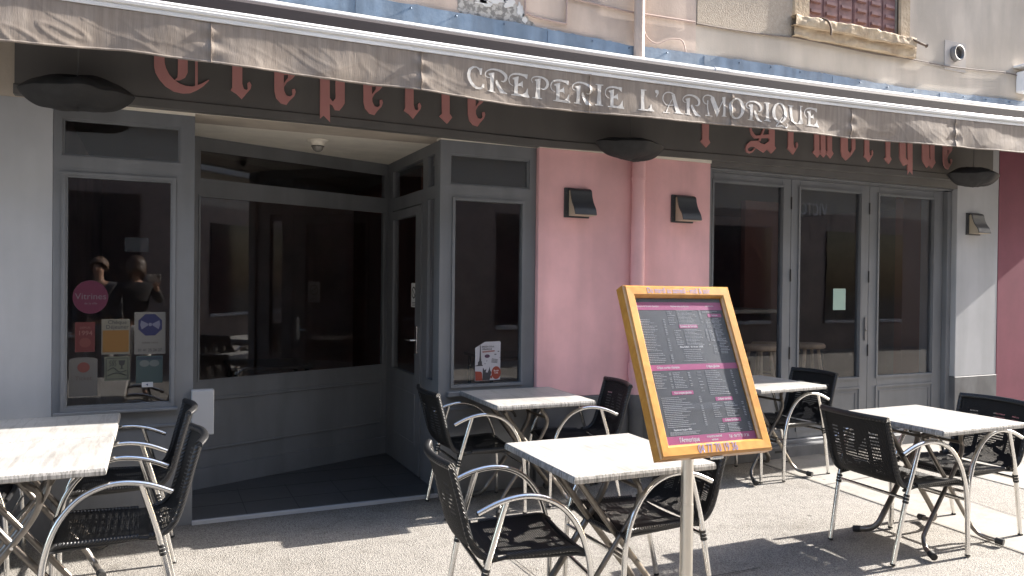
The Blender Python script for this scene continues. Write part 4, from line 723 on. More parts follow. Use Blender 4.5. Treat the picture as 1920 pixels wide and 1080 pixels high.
for k in range(14):
    x = -20+k*4.3
    o = MB().box(x, x+2.6, -.02, .03, .7, 2.8).build('shop_window', mat('dark_window', (.015,.016,.02), .08), op)
    MB().box(x, x+2.6, .03, .05, .62, .7).build('sill', LGREY, o)
    o = MB().box(x+.4, x+1.5, -.02, .03, 5.0, 7.0).build('window', mat('dark_window', (.015,.016,.02), .08), op)
    MB().box(x+.3, x+1.6, .03, .10, 4.9, 5.0).build('sill', LGREY, o)
text_obj('VICTO', .41, WHITE, op, Matrix.Translation((13.95,.03,3.27)) @ Matrix.Rotation(math.pi, 4, 'Z') @ Matrix.Rotation(R(90), 4, 'X'), 'shop_lettering', bold=.006, squeeze=.72)
# ================================================================ FURNITURE
def make_table():
    t = empty('bistro_table')
    top = MB(); a = .35; top.box(-a+.004, a-.004, -a+.004, a-.004, .733, .7352); top.build('tabletop', WOODT, t)
    tp = t.children[0]
    e = MB(); st = 0
    ring_ = [(.346,.7351),(.3485,.733),(.352,.722),(.352,.708),(.348,.7045)]
    for (r_, z) in ring_: e.v += [(-r_,-r_,z),(r_,-r_,z),(r_,r_,z),(-r_,r_,z)]
    for i in range(len(ring_)-1):
        for k in range(4): e.face((i*4+k, (i+1)*4+k, (i+1)*4+(k+1)%4, i*4+(k+1)%4))
    e.face([16,17,18,19]); e.build('edge', EDGE, tp)
    # two crossing leg frames
    for sy in (1, -1):
        for sx in (1, -1):
            yo = .115 if sx > 0 else .145
            head = [(-.235, sy*.205, .690), (-.218, sy*(yo+.03), .665), (-.19, sy*yo, .632), (0, sy*yo, .385), (.20, sy*yo, .130)] if sx > 0 else [(.028, sy*.205, .690), (.045, sy*(yo+.03), .655), (.088, sy*yo, .612), (.096, sy*yo, .565), (.066, sy*yo, .495), (0, sy*yo, .400), (-.20, sy*yo, .130)]
            pts = cr(head + [(sx*.236, sy*(yo+.01), .074), (sx*.262, sy*(yo+.045), .038), (sx*.285, sy*.235, .027)], 5)
            lg = MB().tube(pts, .0165, 10, ry=.012).build('leg', LEGM, t)
            d = (pts[-1]-pts[-2]).normalized()
            MB().tube([pts[-1]-d*.002, pts[-1]+d*.04], .020, 10).build('rubber_foot', RUBBER, lg)
        MB().tube([(0, sy*.10, .392), (0, sy*.168, .392)], .007, 8).build('pivot_bolt', ALU, t)
    for x in (-.236, .028): MB().box(x-.016, x+.016, -.30, .30, .690, .7035, b=.003).build('support_bar', LEGM, t)
    for x, y_, z_ in ((-.205, .16, .652), (.088, .15, .60), (.10, .13, .262)): MB().tube([(x,-y_,z_),(x,y_,z_)], .009, 8).build('cross_tube', LEGM, t)
    la = MB(); la.tube(cr([(-.20,-.03,.67),(-.14,-.03,.655),(-.10,-.03,.63),(-.085,-.03,.60)],4), .009, 8).build('folding_latch', BLACKP, t)
    return t
def make_chair():
    t = empty('bistro_chair')
    # one woven shell for the seat, one for the back
    def seat(u, v):
        x = .232-.375*v; y = (u-.5)*(.465-.035*v)
        z = .432-.022*(1-(2*u-1)**2)*(1-.5*abs(v-.5)) - .03*max(0, .07-v)/.07*1.0
        z -= .010*v
        return (x, y, z)
    m = MB(); m.grid(seat, 20, 22, uv=lambda u, v: ((u-.5)*.46, v*.375)); s = m.build('seat', WSEAT, t)
    BP = cr([(-.135,0,.420),(-.172,0,.421),(-.206,0,.436),(-.234,0,.470),(-.258,0,.53),(-.290,0,.655),(-.326,0,.788)], 5)
    def bpt(v):
        f = v*(len(BP)-1); i = min(int(f), len(BP)-2); return BP[i].lerp(BP[i+1], f-i)
    def back(u, v):
        p = bpt(v); w_ = .435+.015*v; c = (2*u-1)**2
        return (p.x-.042*(1-c)*min(1, v*2.2), (u-.5)*w_, p.z+.004*(1-c)*v)
    m = MB(); m.grid(back, 20, 24, uv=lambda u, v: ((u-.5)*.43, v*.40)); bk = m.build('backrest', WBACK, t)
    for sy in (0, 1):
        r1 = MB(); pts = [Vector(back(sy, v/24))+Vector((0,(sy-.5)*.012,0)) for v in range(25)]
        r1.tube(pts, .0145, 10).build('wrapped_rail', WRAP, bk)
        r2 = MB(); pts = [Vector(seat(sy, v/16))+Vector((0,(sy-.5)*.008,-.004)) for v in range(15)]
        pts[0].x += .018; r2.tube(pts, .0135, 10).build('wrapped_rail', WRAP, s)
    r3 = MB(); pts = [Vector(back(u/16, 1.0))+Vector((0,0,.004)) for u in range(17)]; pts[0].y -= .012; pts[-1].y += .012
    r3.tube(pts, .0165, 10).build('top_rail', WRAP, bk)
    r4 = MB(); r4.tube([(.236,-.215,.405),(.242,-.1,.392),(.242,.1,.392),(.236,.215,.405)], .012, 8).build('front_rail', WRAP, s)
    for sy in (1, -1):
        a = cr([(.262,sy*.262,.0),(.262,sy*.260,.12),(.258,sy*.258,.27),(.245,sy*.256,.39),(.205,sy*.254,.51),(.14,sy*.252,.598),(.06,sy*.250,.645),(-.03,sy*.248,.660),(-.13,sy*.246,.643),(-.222,sy*.245,.604)], 5)
        ar = MB().tube(a, .0135, 12, ry=.0125).build('armrest', ALU, t)
        d = (a[-1]-a[-2]).normalized(); MB().tube([a[-1], a[-1]+d*.004], .0115, 10).build('end_cap', BLACKP, ar)
        MB().tube([(.262,sy*.262,-.0),(.262,sy*.262,.010)], .0150, 12).build('foot_cap', BLACKP, ar)
        l_ = cr([(-.262,sy*.222,.0),(-.222,sy*.230,.19),(-.183,sy*.238,.375),(-.155,sy*.243,.48),(-.105,sy*.247,.646)], 5)
        lg = MB().tube(l_, .0130, 12).build('leg', ALU, t)
        MB().tube([(-.262,sy*.222,0),(-.260,sy*.2225,.010)], .0145, 12).build('foot_cap', BLACKP, lg)
        c = MB()
        for k in range(3): c.tube([(-.192+k*.0036,sy*.236,.335+k*.017),(-.1885+k*.0036,sy*.2365,.348+k*.017)], .0160, 10)
        c.build('clamp', BLACKP, lg)
        MB().tube([(-.19,sy*.222,.40),(-.10,sy*.220,.412),(.20,sy*.232,.405),(.252,sy*.25,.40)], .009, 8).build('side_rail', BLACKP, t)
    MB().tube([(-.186,-.238,.358),(-.186,.238,.358)], .0095, 8).build('stretcher', ALU, t)
    MB().tube([(.255,-.258,.315),(.255,.258,.315)], .0095, 8).build('stretcher', ALU, t)
    return t
T0 = make_table(); C0 = make_chair(); used = {'t': 0, 'c': 0}
def place(proto, key, x, y, rz, label, cat, group, z=0.006):
    o = proto if not used[key] else copy_tree(proto); used[key] = 1
    o.location = (x, y, z); o.rotation_euler = (0, 0, R(rz)); tag(o, label, cat, group); return o
TG = 'whitewashed bistro tables on the terrace'; CG = 'black woven bistro armchairs around the tables'
place(T0, 't', -.52, -.52, 0, 'bistro table pushed against the left grey wall, half in shade', 'table', TG)
place(T0, 't', -.524, -1.226, 0, 'bistro table nearest the left edge, in front of the one by the wall', 'table', TG)
place(T0, 't', 2.315, -.385, -1.5, 'bistro table half in shade beneath the narrow window with the cola poster', 'table', TG)
place(T0, 't', 1.888, -2.10, -1, 'bistro table in front of the menu board pole', 'table', TG)
place(T0, 't', 4.40, -.39, 3, 'bistro table mostly hidden behind the menu board, near the folding doors', 'table', TG)
place(T0, 't', 4.215, -2.005, 0, 'rightmost bistro table, standing fully in the sun', 'table', TG)
place(C0, 'c', -.155, -.45, 180, 'armchair at the left table by the wall, its back rising before the pale metal box', 'chair', CG)
place(C0, 'c', -.15, -1.30, 181, 'armchair at the front left table, nearest the lower left corner', 'chair', CG)
place(C0, 'c', -.90, -.46, 0, 'armchair mostly out of frame at the far side of the left table by the wall', 'chair', CG)
place(C0, 'c', 1.962, -.335, -3, 'armchair between the entrance and the shaded table under the narrow window', 'chair', CG)
place(C0, 'c', 2.735, -.33, 170, 'armchair against the pink wall plinth behind the menu board table', 'chair', CG)
place(C0, 'c', 1.41, -2.13, -8, 'armchair left of the sunny middle table, its woven seat facing the menu board', 'chair', CG)
place(C0, 'c', 2.12, -2.05, 180, 'armchair behind the steel menu board pole', 'chair', CG)
place(C0, 'c', 4.665, -.385, 181, 'armchair before the folding doors, right of the table behind the menu board', 'chair', CG)
place(C0, 'c', 3.945, -.36, 0, 'armchair hidden by the menu board with only its thin legs showing', 'chair', CG)
place(C0, 'c', 3.915, -2.02, -3, 'armchair at the left side of the rightmost table, seen from behind', 'chair', CG)
place(C0, 'c', 4.57, -1.95, 178, 'armchair at the far side of the rightmost table, cut by the right edge', 'chair', CG)

# ================================================================ MENU BOARD
mb = empty('menu_stand', (1.96, -2.62, 0), label='varnished wooden menu board tilted on a steel pole in front of the pink wall', cat='menu board')
BM = Matrix.Translation((1.953-1.96, -2.658+2.62, 1.188)) @ Matrix.Rotation(R(-1.2), 4, 'Z') @ Matrix.Rotation(R(-24.3), 4, 'X') @ Matrix.Rotation(R(.4), 4, 'Y')
def bt(o): o.data.transform(BM); return o
def varnish():
    m = bpy.data.materials.new('varnished_wood'); m.use_nodes = True; nt = m.node_tree; N = nt.nodes; L = nt.links; p = N['Principled BSDF']
    p.inputs['Roughness'].default_value = .32; p.inputs['Coat Weight'].default_value = .5; p.inputs['Coat Roughness'].default_value = .12
    tc = N.new('ShaderNodeTexCoord'); mp = N.new('ShaderNodeMapping'); mp.inputs['Scale'].default_value = (7,7,7); L.new(tc.outputs['Object'], mp.inputs[0])
    w_ = N.new('ShaderNodeTexNoise'); w_.inputs['Scale'].default_value = 2.6; w_.inputs['Detail'].default_value = 8; w_.inputs['Distortion'].default_value = 1.4; L.new(mp.outputs[0], w_.inputs['Vector'])
    r_ = N.new('ShaderNodeValToRGB'); r_.color_ramp.elements[0].position = .35; r_.color_ramp.elements[1].position = .65
    r_.color_ramp.elements[0].color = (.42,.19,.034,1); r_.color_ramp.elements[1].color = (.52,.255,.052,1); L.new(w_.outputs['Fac'], r_.inputs[0]); L.new(r_.outputs[0], p.inputs['Base Color'])
    b = N.new('ShaderNodeBump'); b.inputs['Strength'].default_value = .1; b.inputs['Distance'].default_value = .002; L.new(w_.outputs['Fac'], b.inputs['Height']); L.new(b.outputs[0], p.inputs['Normal'])
    return m
VARN = varnish()
HW, HH, ow, oh = .212, .299, .262, .350
fr = MB()  # mitred frame with a rounded section: rings from back to front to inner
rings = [(ow,oh,.038),(ow,oh,-.008),(ow-.004,oh-.004,-.014),(ow-.010,oh-.010,-.0188),(HW+.010,HH+.010,-.0180),(HW+.005,HH+.005,-.013),(HW,HH,-.004),(HW,HH,.010)]
for (a, b_, y) in rings: fr.v += [(-a,y,-b_),(a,y,-b_),(a,y,b_),(-a,y,b_)]
for i in range(len(rings)-1):
    for k in range(4): fr.face((i*4+k, i*4+(k+1)%4, (i+1)*4+(k+1)%4, (i+1)*4+k))
fr.face([3,2,1,0]); fo = bt(fr.build('frame', VARN, mb))
mj = MB()
for sx in (1, -1):
    for sz in (1, -1):
        a, b_ = Vector((sx*(HW+.003), -.0105, sz*(HH+.003))), Vector((sx*(ow-.004), -.0198, sz*(oh-.004)))
        mj.tube([a, b_], .0006, 4)
bt(mj.build('mitre_joint', mat('mitre_brown', (.12,.055,.015), .8), fo))  # thin dark brown line drawn along each mitre
SLATE = mat('slate_print', (.058,.064,.074), .5, var=.08, vs=8); MAG = mat('magenta_print', (.48,.075,.22), .55); INK = mat('light_ink', (.50,.50,.50), .6)
po = bt(MB().box(-HW, HW, .004, .0095, -HH, HH).build('poster', SLATE, mb))
bands = MB(); fz = lambda f: HH-2*HH*f
bands.box(-HW, HW, .0032, .0041, fz(.085), fz(.028)).box(-HW, HW, .0032, .0041, fz(.512), fz(.472)).box(-HW, HW, .0032, .0041, fz(.998), fz(.945))
pills = [(.02,.205,.045),(.165,.125,.035),(-.085,.665,.05),(.105,.718,.042),(.115,.862,.045)]
for (x, f, hw) in pills: bands.box(x-hw, x+hw, .0032, .0041, fz(f+.0125), fz(f-.0125))
bt(bands.build('colour_band', MAG, po))
def ptext(s_, x, f, size, al='CENTER', m=WHITE, y=.0026, bold=0, sq=1): 
    o = text_obj(s_, size, m, po, BM @ Matrix.Translation((x, y, fz(f))) @ Matrix.Rotation(R(90), 4, 'X'), 'printed_text', al, bold, sq); return o
ptext('Galettes de Sarrasin classiques', -.155, .058, .0105, sq=.8); ptext('Galettes salées de Sarrasin', .0, .058, .0105, sq=.8); ptext('Les desserts', .15, .055, .0105, sq=.8)
ptext('Galettes de Sarrasin', .02, .205, .0135, bold=.0002, sq=.75); ptext('Boissons', .165, .125, .0105, bold=.0002, sq=.8)
ptext('Menu Enfant - de 10 ans  5.60€', .01, .352, .0105, bold=.0002, sq=.85)
ptext('Crêpes sucrées classiques', -.125, .492, .0135, bold=.0002, sq=.75); ptext('Crêpes glacées', .09, .492, .0135, bold=.0002, sq=.8)
ptext('Nos coupes glacées', -.085, .665, .0135, bold=.0002, sq=.75); ptext('Crêpes sucrées', .105, .718, .0125, bold=.0002, sq=.8); ptext('Crêpes flambées', .115, .862, .0125, bold=.0002, sq=.8)
ptext('Supplément de glace 1€00', -.125, .905, .009, bold=.0002, sq=.85)
ptext("l'Armorique", -.105, .971, .026, bold=.0003, sq=.72); ptext('15 PLACE DU MARCHÉ', .012, .962, .0095, bold=.0003, sq=.75); ptext('midi & soir', .012, .982, .0095, bold=.0003, sq=.75); ptext('Tél : 04 77 70 19 36', .13, .970, .0165, bold=.0003, sq=.72)
# the small print: word-long dashes too small to read
ink = MB(); rnd = random.Random(3)
def lines(x0, x1, f0, f1, n, price=None, cx=None, full=.95):
    for k in range(n):
        z = fz(f0+(f1-f0)*k/max(1, n-1)); L_ = (x1-x0)*rnd.uniform(.45, full); x = x0 if cx is None else cx-L_/2; e = x+L_
        while x < e:
            w_ = rnd.uniform(.003, .011); ink.box(x, min(x+w_, e), .0030, .0039, z-.0011, z+.0011); x += w_+.0016
        if price and rnd.random() < .85: ink.box(price, price+.010, .0030, .0039, z-.0011, z+.0011)
lines(-.205,-.125,.155,.375,20,-.098); lines(-.205,-.12,.395,.455,6,-.10); lines(-.07,-.03,.10,.19,8); lines(-.022,.08,.09,.19,11,.088)
lines(-.055,-.018,.235,.335,9); lines(-.008,.088,.228,.338,12,.098); lines(-.07,.09,.372,.45,7,cx=.01,full=.7)
lines(.105,.20,.095,.105,2); lines(.112,.138,.16,.215,7,.142); lines(.115,.14,.235,.31,10,.146); lines(.15,.195,.15,.305,16); lines(.155,.20,.31,.40,9); lines(.118,.14,.345,.40,6,.15)
lines(-.20,-.135,.53,.63,10,-.13); lines(-.112,-.05,.53,.63,10,-.04); lines(.005,.03,.53,.66,7); lines(.045,.15,.525,.685,14,.17)
lines(-.19,-.03,.695,.885,17,-.015); lines(-.185,.0,.92,.935,3); lines(.04,.09,.75,.835,7); lines(.10,.17,.745,.835,9,.185); lines(.045,.08,.885,.935,5); lines(.09,.165,.885,.935,6,.19)
bt(ink.build('small_print', INK, po))
bt(MB().box(-HW, HW, -.0016, -.0002, -HH, HH).build('cover_glass', glass_mat('menu_glass', (.93,.94,.96), 1.45, .02, .01), mb))
VIO = mat('violet_print', (.15,.11,.24), .6)
def ftext(s_, x, z, size, sq): text_obj(s_, size, VIO, fo, BM @ Matrix.Translation((x, -.0194, z)) @ Matrix.Rotation(R(90), 4, 'X'), 'printed_text', 'CENTER', .0004, sq)
ftext('Du mardi au samedi - midi & soir', 0, .3245, .034, .68); ftext('04 77 70 19 36', .0, -.3245, .046, .66)
STEEL = mat('brushed_pole_steel', (.66,.63,.58), .3, metal=1.0, var=.06, vs=30, stretch=(1,1,.1))
PX, PY = .03, .05
MB().tube([(PX,PY,.02),(PX,PY,.62)], .027, 24, cap=True).tube([(PX,PY,.6205),(PX,PY,1.02)], .0255, 24).build('pole', STEEL, mb)
MB().box(PX-.16, PX+.16, PY-.16, PY+.16, .004, .016, b=.003).tube([(PX,PY,.016),(PX,PY,.05)], .036, 20).build('base_plate', STEEL, mb)
bk = MB(); bk.box(-.06, .06, .039, .075, -.12, .06, b=.003); bt(bk.build('bracket', STEEL, mb))
lk = MB(); lk.box(-.02, .03, .0, .02, -oh-.012, -oh-.0005, b=.002); bt(lk.build('latch', ALU, mb))

# ================================================================ STICKERS AND PAPERS ON THE GLASS
def quad(mb_, x0, x1, z0, z1, y, th=.0006): return mb_.box(x0, x1, y, y+th, z0, z1)
def sticker(label, cat='sticker', group=None): return empty('sticker', (0,0,0), label=label, cat=cat, group=group)
YS = .0185
def disc(mb_, cx, cz, rx, rz_, y, th=.0006, n=36, sides=None):
    n = sides or n; o_ = math.pi/n if sides else 0
    return mb_.prism([(cx+rx*math.cos(o_+2*math.pi*k/n), cz+rz_*math.sin(o_+2*math.pi*k/n)) for k in range(n)], 'y', y, y+th)
def stext(s_, x, z, size, m, parent, sq=1, y=YS-.0008, bold=0): return text_obj(s_, size, m, parent, Matrix.Translation((x, y, z)) @ Matrix.Rotation(R(90), 4, 'X'), 'printed_text', 'CENTER', bold, sq)
def pm(n, c): return mat(n, tuple(q*(.62 if n.startswith('poster') else .36) for q in c), .65)  # print colours dimmed, standing in for the glass and shade over them
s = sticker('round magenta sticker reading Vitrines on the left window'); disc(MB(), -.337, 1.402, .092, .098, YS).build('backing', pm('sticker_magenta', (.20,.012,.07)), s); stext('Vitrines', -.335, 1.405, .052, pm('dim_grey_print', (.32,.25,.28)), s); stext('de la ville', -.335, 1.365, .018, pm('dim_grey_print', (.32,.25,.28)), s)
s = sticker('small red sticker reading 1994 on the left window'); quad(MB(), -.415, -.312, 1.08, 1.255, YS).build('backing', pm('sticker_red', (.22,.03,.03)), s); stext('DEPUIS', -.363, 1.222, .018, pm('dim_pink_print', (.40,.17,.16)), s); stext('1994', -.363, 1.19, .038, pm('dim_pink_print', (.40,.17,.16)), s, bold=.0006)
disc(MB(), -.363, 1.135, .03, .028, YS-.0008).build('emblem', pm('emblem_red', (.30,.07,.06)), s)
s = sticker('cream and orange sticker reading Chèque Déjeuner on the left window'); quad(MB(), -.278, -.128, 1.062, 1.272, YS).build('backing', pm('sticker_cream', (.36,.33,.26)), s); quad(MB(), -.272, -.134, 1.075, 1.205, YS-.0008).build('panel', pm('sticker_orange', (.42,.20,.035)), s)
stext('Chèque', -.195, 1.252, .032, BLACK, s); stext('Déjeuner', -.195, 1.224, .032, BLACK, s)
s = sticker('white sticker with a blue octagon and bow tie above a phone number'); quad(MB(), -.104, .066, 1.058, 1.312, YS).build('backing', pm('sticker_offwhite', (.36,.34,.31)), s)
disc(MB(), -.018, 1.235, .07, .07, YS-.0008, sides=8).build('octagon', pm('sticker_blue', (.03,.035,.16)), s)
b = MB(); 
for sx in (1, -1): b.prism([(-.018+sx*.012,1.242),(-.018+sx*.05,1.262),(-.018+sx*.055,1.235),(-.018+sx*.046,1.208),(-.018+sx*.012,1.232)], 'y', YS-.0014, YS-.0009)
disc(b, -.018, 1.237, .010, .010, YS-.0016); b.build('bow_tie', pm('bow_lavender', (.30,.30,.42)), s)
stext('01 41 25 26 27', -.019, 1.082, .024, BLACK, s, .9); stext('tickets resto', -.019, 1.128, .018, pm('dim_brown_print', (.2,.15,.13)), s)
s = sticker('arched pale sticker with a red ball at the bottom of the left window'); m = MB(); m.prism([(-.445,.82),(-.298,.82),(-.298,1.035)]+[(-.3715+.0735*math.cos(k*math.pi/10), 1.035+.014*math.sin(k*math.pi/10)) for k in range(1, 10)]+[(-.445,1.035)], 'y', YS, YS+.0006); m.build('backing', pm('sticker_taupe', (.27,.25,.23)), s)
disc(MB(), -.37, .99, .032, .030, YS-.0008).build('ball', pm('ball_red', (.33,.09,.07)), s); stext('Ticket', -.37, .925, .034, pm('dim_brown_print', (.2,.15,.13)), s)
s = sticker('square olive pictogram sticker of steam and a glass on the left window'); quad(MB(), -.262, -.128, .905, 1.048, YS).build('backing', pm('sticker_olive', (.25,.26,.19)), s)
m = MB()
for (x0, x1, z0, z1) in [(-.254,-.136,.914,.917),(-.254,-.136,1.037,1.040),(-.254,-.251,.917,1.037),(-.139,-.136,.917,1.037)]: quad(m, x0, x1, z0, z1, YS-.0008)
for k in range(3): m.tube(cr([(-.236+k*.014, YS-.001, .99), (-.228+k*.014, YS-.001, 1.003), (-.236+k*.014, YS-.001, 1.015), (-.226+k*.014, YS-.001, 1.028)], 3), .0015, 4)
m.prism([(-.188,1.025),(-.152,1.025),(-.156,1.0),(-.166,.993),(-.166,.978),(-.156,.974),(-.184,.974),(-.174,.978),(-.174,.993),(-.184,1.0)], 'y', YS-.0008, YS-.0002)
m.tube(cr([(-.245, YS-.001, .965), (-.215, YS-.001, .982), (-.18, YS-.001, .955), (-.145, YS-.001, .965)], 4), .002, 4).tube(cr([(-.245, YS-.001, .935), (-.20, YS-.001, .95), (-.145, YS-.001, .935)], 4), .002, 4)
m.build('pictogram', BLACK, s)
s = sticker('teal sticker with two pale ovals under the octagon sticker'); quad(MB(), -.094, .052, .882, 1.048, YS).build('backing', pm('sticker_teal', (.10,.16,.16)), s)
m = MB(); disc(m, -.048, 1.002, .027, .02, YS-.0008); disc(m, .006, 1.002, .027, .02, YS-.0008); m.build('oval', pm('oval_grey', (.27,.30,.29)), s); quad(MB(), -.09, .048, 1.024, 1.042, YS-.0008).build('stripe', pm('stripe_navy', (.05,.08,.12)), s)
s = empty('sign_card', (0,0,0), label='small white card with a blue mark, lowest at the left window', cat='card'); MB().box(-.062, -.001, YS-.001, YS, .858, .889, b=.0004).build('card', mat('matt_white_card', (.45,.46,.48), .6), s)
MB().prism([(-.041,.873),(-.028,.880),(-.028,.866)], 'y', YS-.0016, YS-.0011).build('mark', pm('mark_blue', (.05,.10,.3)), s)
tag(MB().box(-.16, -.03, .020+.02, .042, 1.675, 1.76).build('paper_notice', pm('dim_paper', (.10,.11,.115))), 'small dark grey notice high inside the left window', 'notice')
# cola poster standing in the right window
s = empty('poster', (0,0,0), label='torn white cola poster with a tower and red label in the narrow window', cat='poster')
K = lambda a, b_: (2.105+(a-460)/640*.205, 1.082-(b_-60)/940*.285)
YP = .017
MB().prism([K(460,200),K(700,60),K(1070,55),K(1085,75),K(1080,980),K(460,995)], 'y', YP, YP+.0006).build('paper', mat('glossy_paper', (.42,.41,.44), .3, var=.06, vs=14), s)
m = MB(); m.prism([K(575,140),K(590,140),K(600,400),K(612,520),K(625,530),K(628,600),K(650,625),K(650,635),K(465,640),K(465,625),K(525,610),K(528,540),K(555,520),K(568,400)], 'y', YP-.0008, YP-.0002)
m.prism([K(660,680),K(690,740),K(740,710),K(720,790),K(770,800),K(800,720),K(820,660),K(830,740),K(860,800),K(820,980),K(640,985),K(650,700)], 'y', YP-.0008, YP-.0002)
for (a, b_, w_) in [(930,365,55),(1010,295,45),(735,520,22),(690,585,25),(1060,450,18)]: m.prism([K(a,b_-10),K(a+w_,b_-8),K(a+w_-6,b_+12),K(a+4,b_+12)], 'y', YP-.0008, YP-.0002)
for k in range(4): m.prism([K(870-k*4,465+k*26),K(1020-k*4,490+k*26),K(1018-k*4,502+k*26),K(868-k*4,477+k*26)], 'y', YP-.0008, YP-.0002)
m.build('drawing', pm('poster_charcoal', (.07,.065,.075)), s)
m = MB(); m.prism([K(462,760),K(600,770),K(630,800),K(640,985),K(470,985)], 'y', YP-.0009, YP-.0002); disc(m, K(980,810)[0], K(980,810)[1], .037, .047, YP-.0012); m.prism([K(830,900),K(880,850),K(880,930),K(850,950)], 'y', YP-.0009, YP-.0002); m.build('red_label', pm('poster_red', (.42,.07,.04)), s)
m = MB(); disc(m, K(755,405)[0], K(755,405)[1], .021, .013, YP-.0009); m.build('parachute', pm('poster_plum', (.12,.05,.10)), s)
m = MB(); m.prism([K(630,285),K(940,265),K(935,300),K(640,322)], 'y', YP-.0009, YP-.0002); m.build('ribbon', pm('poster_pink', (.42,.20,.19)), s)
stext('BREIZH COLA', K(772,180)[0], K(772,180)[1], .0165, BLACK, s, .95, YP-.001, .0003); stext('DÉBARQUE', K(745,240)[0], K(745,240)[1], .0165, BLACK, s, .95, YP-.001, .0003)
stext('Breizh', K(980,760)[0], K(980,760)[1], .017, WHITE, s, .9, YP-.0016); stext('Cola', K(980,810)[0], K(980,810)[1], .017, WHITE, s, .9, YP-.0016)
# no smoking sign on the door (in the plane x = 1.86)
s = empty('no_smoking_sign', (1.8585, 0, 0), label='white no smoking sign with a black ring on the entrance door glass', cat='sign')
MB().box(0, .0006, .64, .77, 1.31, 1.50).build('card', WHITE, s)
def dring(mb_, cy, cz, r0, r1, x, n=28):
    st = len(mb_.v)
    for k in range(n):
        a = 2*math.pi*k/n
        for r_ in (r0, r1): mb_.v.append((x, cy+r_*math.cos(a), cz+r_*math.sin(a)))
    for k in range(n): j2 = (k+1) % n; mb_.face((st+2*k, st+2*k+1, st+2*j2+1, st+2*j2))
m = MB(); dring(m, .705, 1.425, .036, .047, -.0008); st = len(m.v)
m.v += [(-.0008,.73,1.452),(-.0008,.737,1.445),(-.0008,.68,1.398),(-.0008,.673,1.405)]; m.face((st,st+1,st+2,st+3))
for k in range(3): m.box(-.0006, -.0002, .665, .745, 1.345-k*.012, 1.349-k*.012)
m.build('symbol', BLACK, s)

# ================================================================ INSIDE, SEEN THROUGH THE DOORS
STW = mat('pale_stool_wood', (.72,.55,.38), .5, var=.15, vs=10)
def make_stool():
    t = empty('bar_stool')
    MB().lathe([(0,.78),(.15,.78),(.165,.765),(.165,.745),(.15,.735),(0,.735)]).build('seat', STW, t)
    for a in (45, 135, 225, 315):
        c, s_ = math.cos(R(a)), math.sin(R(a)); MB().tube([(c*.10,s_*.10,.735),(c*.22,s_*.22,.0)], .017, 8).build('leg', STW, t)
    b = MB()
    for z, r_ in ((.30,.172),(.50,.140)):
        for a in (45, 135, 225, 315): b.tube([(math.cos(R(a))*r_, math.sin(R(a))*r_, z+.01*(a > 180)), (math.cos(R(a+90))*r_, math.sin(R(a+90))*r_, z+.01*(a > 180))], .010, 6)
    b.build('stretcher', STW, t); return t
S0 = make_stool(); SG = 'wooden bar stools inside the folding doors'
for k, (x, y, a, l_) in enumerate([(5.42,.72,10,'pale wooden bar stool behind the first folding door pane, nearest the glass'),(5.74,.95,40,'pale wooden bar stool deeper inside, partly behind the door stile'),(6.10,.75,70,'pale wooden bar stool seen through the second folding door pane')]):
    o = S0 if k == 0 else copy_tree(S0); o.location = (x, y, .004); o.scale = (1,1,1.18); o.rotation_euler = (0,0,R(a)); tag(o, l_, 'bar stool', SG)
t = empty('high_table', (5.42, 1.35, .08), label='high dark table with a pale edge inside the folding doors behind the stools', cat='high table')
MB().box(-.55, .55, -.3, .3, 1.14, 1.18, b=.004).build('tabletop', mat('pale_laminate', (.34,.32,.29), .5), t)
MB().tube([(0,0,.02),(0,0,1.14)], .035, 12).lathe([(0,0),(.26,0),(.26,.015),(.05,.03),(.035,.05)]).build('pedestal', BLACKP, t)
for k, (x, y) in enumerate([(.95,2.2),(3.4,2.3),(6.9,1.9)]):
    t = empty('dining_table', (x, y, .004), label=['dark dining table inside behind the entrance glazing', 'dark dining table inside behind the narrow window', 'dark dining table inside behind the third folding door pane'][k], cat='dining table', group='dining tables inside')
    MB().box(-.35, .35, -.35, .35, .72, .75, b=.004).build('tabletop', mat('dark_laminate', (.12,.10,.09), .35), t)
    for sx in (-.3, .3):
        for sy in (-.3, .3): MB().tube([(sx,sy,0),(sx,sy,.72)], .02, 8).build('leg', BLACKP, t)
